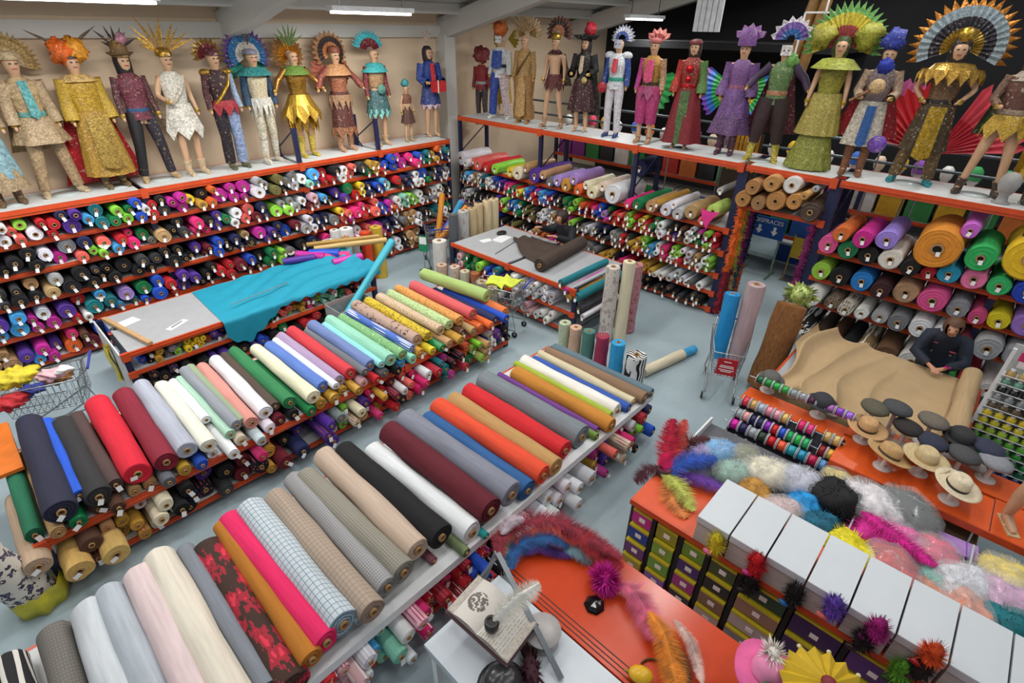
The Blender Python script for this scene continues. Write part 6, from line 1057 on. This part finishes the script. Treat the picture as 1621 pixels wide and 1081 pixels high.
# ================================================================ people
def hand_nodes(J,R,E,k,wr,d,side,palmr=.028):
    """palm and five fingers growing from wrist wr along d"""
    wr=Vector(wr); d=Vector(d).normalized(); side=Vector(side).normalized(); dn=d.cross(side).normalized()
    J['pa'+k]=wr+d*.06; R['pa'+k]=(.03,.02); E.append(('wr'+k,'pa'+k))
    for i,(o,L) in enumerate(((-.028,.07),(-.01,.08),(.01,.078),(.027,.062))):
        a,b='f%d%s'%(i,k),'g%d%s'%(i,k); J[a]=wr+d*.1+side*o; J[b]=wr+d*(.1+L*.75)+side*o*1.1-Vector((0,0,.025)); R[a]=R[b]=(.0095,.0095); R[b]=(.008,.008); E+=[('pa'+k,a),(a,b)]
    J['t1'+k]=wr+d*.06-side*.045; J['t2'+k]=wr+d*.095-side*.055-Vector((0,0,.01)); R['t1'+k]=(.011,.011); R['t2'+k]=(.009,.009); E+=[('pa'+k,'t1'+k),('t1'+k,'t2'+k)]
def person(label,loc,rz,P,top,trou,hair,skin,seated=False,extra=None):
    t=thing('person',label,'person',loc,rz); J={k:Vector(v) for k,v in P.items()}; R={}; E=[('pel','waist'),('waist','chest'),('chest','neck0'),('neck0','neck'),('neck','chin'),('chin','head'),('head','crown'),('head','nose')]
    R.update(pel=(.15,.12),waist=(.13,.11),chest=(.15,.11),neck0=(.08,.07),neck=(.055,.055),chin=(.065,.075),head=(.095,.105),crown=(.075,.08),nose=(.014,.014))
    for k,s in(('l',-1),('r',1)):
        R.update({'sh'+k:(.065,.065),'el'+k:(.045,.045),'wr'+k:(.028,.024),'hi'+k:(.1,.1),'kn'+k:(.065,.065),'an'+k:(.045,.045),'to'+k:(.04,.03)}); E+=[('chest','sh'+k),('sh'+k,'el'+k),('el'+k,'wr'+k),('pel','hi'+k),('hi'+k,'kn'+k),('kn'+k,'an'+k),('an'+k,'to'+k)]
        d=(J['wr'+k]-J['el'+k]).normalized(); hand_nodes(J,R,E,k,J['wr'+k],(d+Vector((-s*.2,-.3,0))),(s,0,0))
    me=skin_mesh(J,R,E,'pel'); me.materials.append(M(skin,.5,0,.04)); ob('body',me,t)
    tm=M(top,.75,0,.12)
    def ring(path,rx,ry,n=16,nm='jacket',mt=tm):
        V=[];F=[]
        for (p,a,b) in zip(path,rx,ry):
            for j in range(n): th=2*PI*j/n; V.append(Vector(p)+Vector((math.cos(th)*a,math.sin(th)*b,0)))
        for i in range(len(path)-1):
            for j in range(n): q=(j+1)%n; F.append((i*n+j,i*n+q,(i+1)*n+q,(i+1)*n+j))
        return part(nm,G().add(V,F,0,True),mt,t)
    dn=Vector((0,0,-.12)); jk=ring([J['pel']+dn,J['pel'],J['waist'],J['waist'].lerp(J['chest'],.6),J['chest']+Vector((0,0,.06)),J['neck0']+Vector((0,.0,.0)),J['neck0']+Vector((0,-.01,.05))],[.2,.19,.175,.2,.2,.12,.075],[.16,.155,.145,.15,.14,.1,.075])
    for k in 'lr': part('sleeve',G().tube([J['chest'].lerp(J['sh'+k],.55)+Vector((0,0,.05)),J['sh'+k]+Vector((0,0,.01)),J['sh'+k].lerp(J['el'+k],.5),J['el'+k],J['el'+k].lerp(J['wr'+k],.55),J['el'+k].lerp(J['wr'+k],.93)],[.085,.088,.078,.068,.06,.048],12,cap=False),tm,jk)
    for k in 'lr': part('trouser_leg',G().tube([J['pel'].lerp(J['hi'+k],.7),J['hi'+k],J['hi'+k].lerp(J['kn'+k],.5),J['kn'+k],J['kn'+k].lerp(J['an'+k],.96)],[.13,.125,.105,.085,.07],12,cap=False),M(trou,.8),t); part('shoe',G().tube([J['an'+k]+Vector((0,.03,-.03)),J['an'+k].lerp(J['to'+k],.5)+Vector((0,0,-.01)),J['to'+k]+Vector((0,-.04,0))],[.05,.05,.03],10),M('1c1c20',.5),t)
    h=J['head']; g=G(); g.ball(h+Vector((0,.025,.025)),.118,16,10,sc=(.95,1.05,1.08)); g.v=[v for v in g.v]; keep=[]
    f=G()
    for i,fc in enumerate(g.f):
        c=sum((Vector(g.v[j]) for j in fc),Vector())/len(fc)-h
        if not(c.y<-.045 and c.z<.055): keep.append(fc)
    f.add(g.v,keep,0,True); f.ball(h+Vector((0,.12,-.01)),.05,10,6); part('hair',f,M(hair,.6,0,.25,40),t)
    for s in(-.035,.035): part('eye',G().ball(h+Vector((s,-.088,.01)),.011,8,5),M('2a201c',.3),t)
    part('mouth',G().box(h.x-.022,h.x+.022,h.y-.093,h.y-.083,h.z-.052,h.z-.044),M('a0504a',.5),t)
    for s in(-1,1): part('ear',G().ball(h+Vector((s*.088,.0,-.01)),.022,8,5,sc=(.4,.8,1.2)),M(skin,.5,0,.04),t)
    if extra: extra(t,J)
    return t
st=dict(pel=(0,.12,.9),waist=(0,.1,1.03),chest=(0,-.0,1.2),neck0=(0,-.07,1.33),neck=(0,-.1,1.38),chin=(0,-.145,1.4),head=(-.02,-.17,1.47),crown=(-.02,-.15,1.56),nose=(-.02,-.29,1.45),shl=(-.19,-.03,1.26),ell=(-.27,-.12,1.02),wrl=(-.09,-.36,.985),shr=(.19,-.03,1.26),elr=(.27,-.12,1.02),wrr=(.07,-.36,.985),hil=(-.09,.12,.86),knl=(-.1,.08,.48),anl=(-.1,.12,.08),tol=(-.12,-.04,.04),hir=(.09,.12,.86),knr=(.1,.08,.48),anr=(.1,.12,.08),tor=(.12,-.04,.04))
def ex1(t,J):
    part('chest_logo',G().box(.06,.13,-.165,-.158,1.14,1.155),M('b0485a',.6),t); part('shoulder_logo',G().box(-.14,-.09,-.168,-.16,1.22,1.23),M('a04a5a',.6),t)
person('person in a navy jacket with brown tied hair bending over the beige fabric',(8.28,-.17,0),-PI/2+.1,st,'1c2436','23252c','5a3c28','c99274',extra=ex1)
t=thing('pink_scissors','bright pink handled shears held by the navy-jacketed person','scissors',(7.93,-.3,1.02),.6); part('handle',G().tube([(.02*math.cos(a),.035*math.sin(a),.0) for a in [i*PI/5 for i in range(11)]],.008,6),M('d81f80',.4),t); part('blade',G().prism([(0,0),(.008,.0),(.002,.12)],(0,-.03,0),(1,0,0),(0,-1,0),.003),CHROME,t)
sd=dict(pel=(0,.14,.62),waist=(0,.1,.76),chest=(0,.02,.95),neck0=(0,-.05,1.1),neck=(0,-.08,1.16),chin=(.02,-.13,1.19),head=(.03,-.15,1.27),crown=(.03,-.13,1.37),nose=(.05,-.27,1.25),shl=(-.18,.0,1.03),ell=(-.27,-.14,.98),wrl=(-.26,-.38,1.08),shr=(.18,.0,1.03),elr=(.27,-.12,.9),wrr=(.12,-.36,1.0),hil=(-.1,.1,.6),knl=(-.12,-.28,.6),anl=(-.12,-.26,.12),tol=(-.13,-.4,.05),hir=(.1,.1,.6),knr=(.12,-.28,.6),anr=(.12,-.26,.12),tor=(.13,-.4,.05))
person('person in a black top with dark brown hair seated behind the brown fabric',(8.24,6.22,.02),-PI/2-.1,sd,'14181f','1c1d22','2c1c16','c08c70').scale=(1.12,1.12,1.12)
t=thing('stool','dark stool under the person at the small cutting table','stool',(8.4,6.22,0)); part('seat',G().lathe([(.002,.44),(.16,.44),(.17,.46),(.15,.485),(.002,.49)],18),M('2a2a2e',.6),t)
for i in range(4): a=PI/4+i*PI/2; part('leg',G().tube([(.11*math.cos(a),.11*math.sin(a),.44),(.17*math.cos(a),.17*math.sin(a),0)],.013,6),CHROME,t)
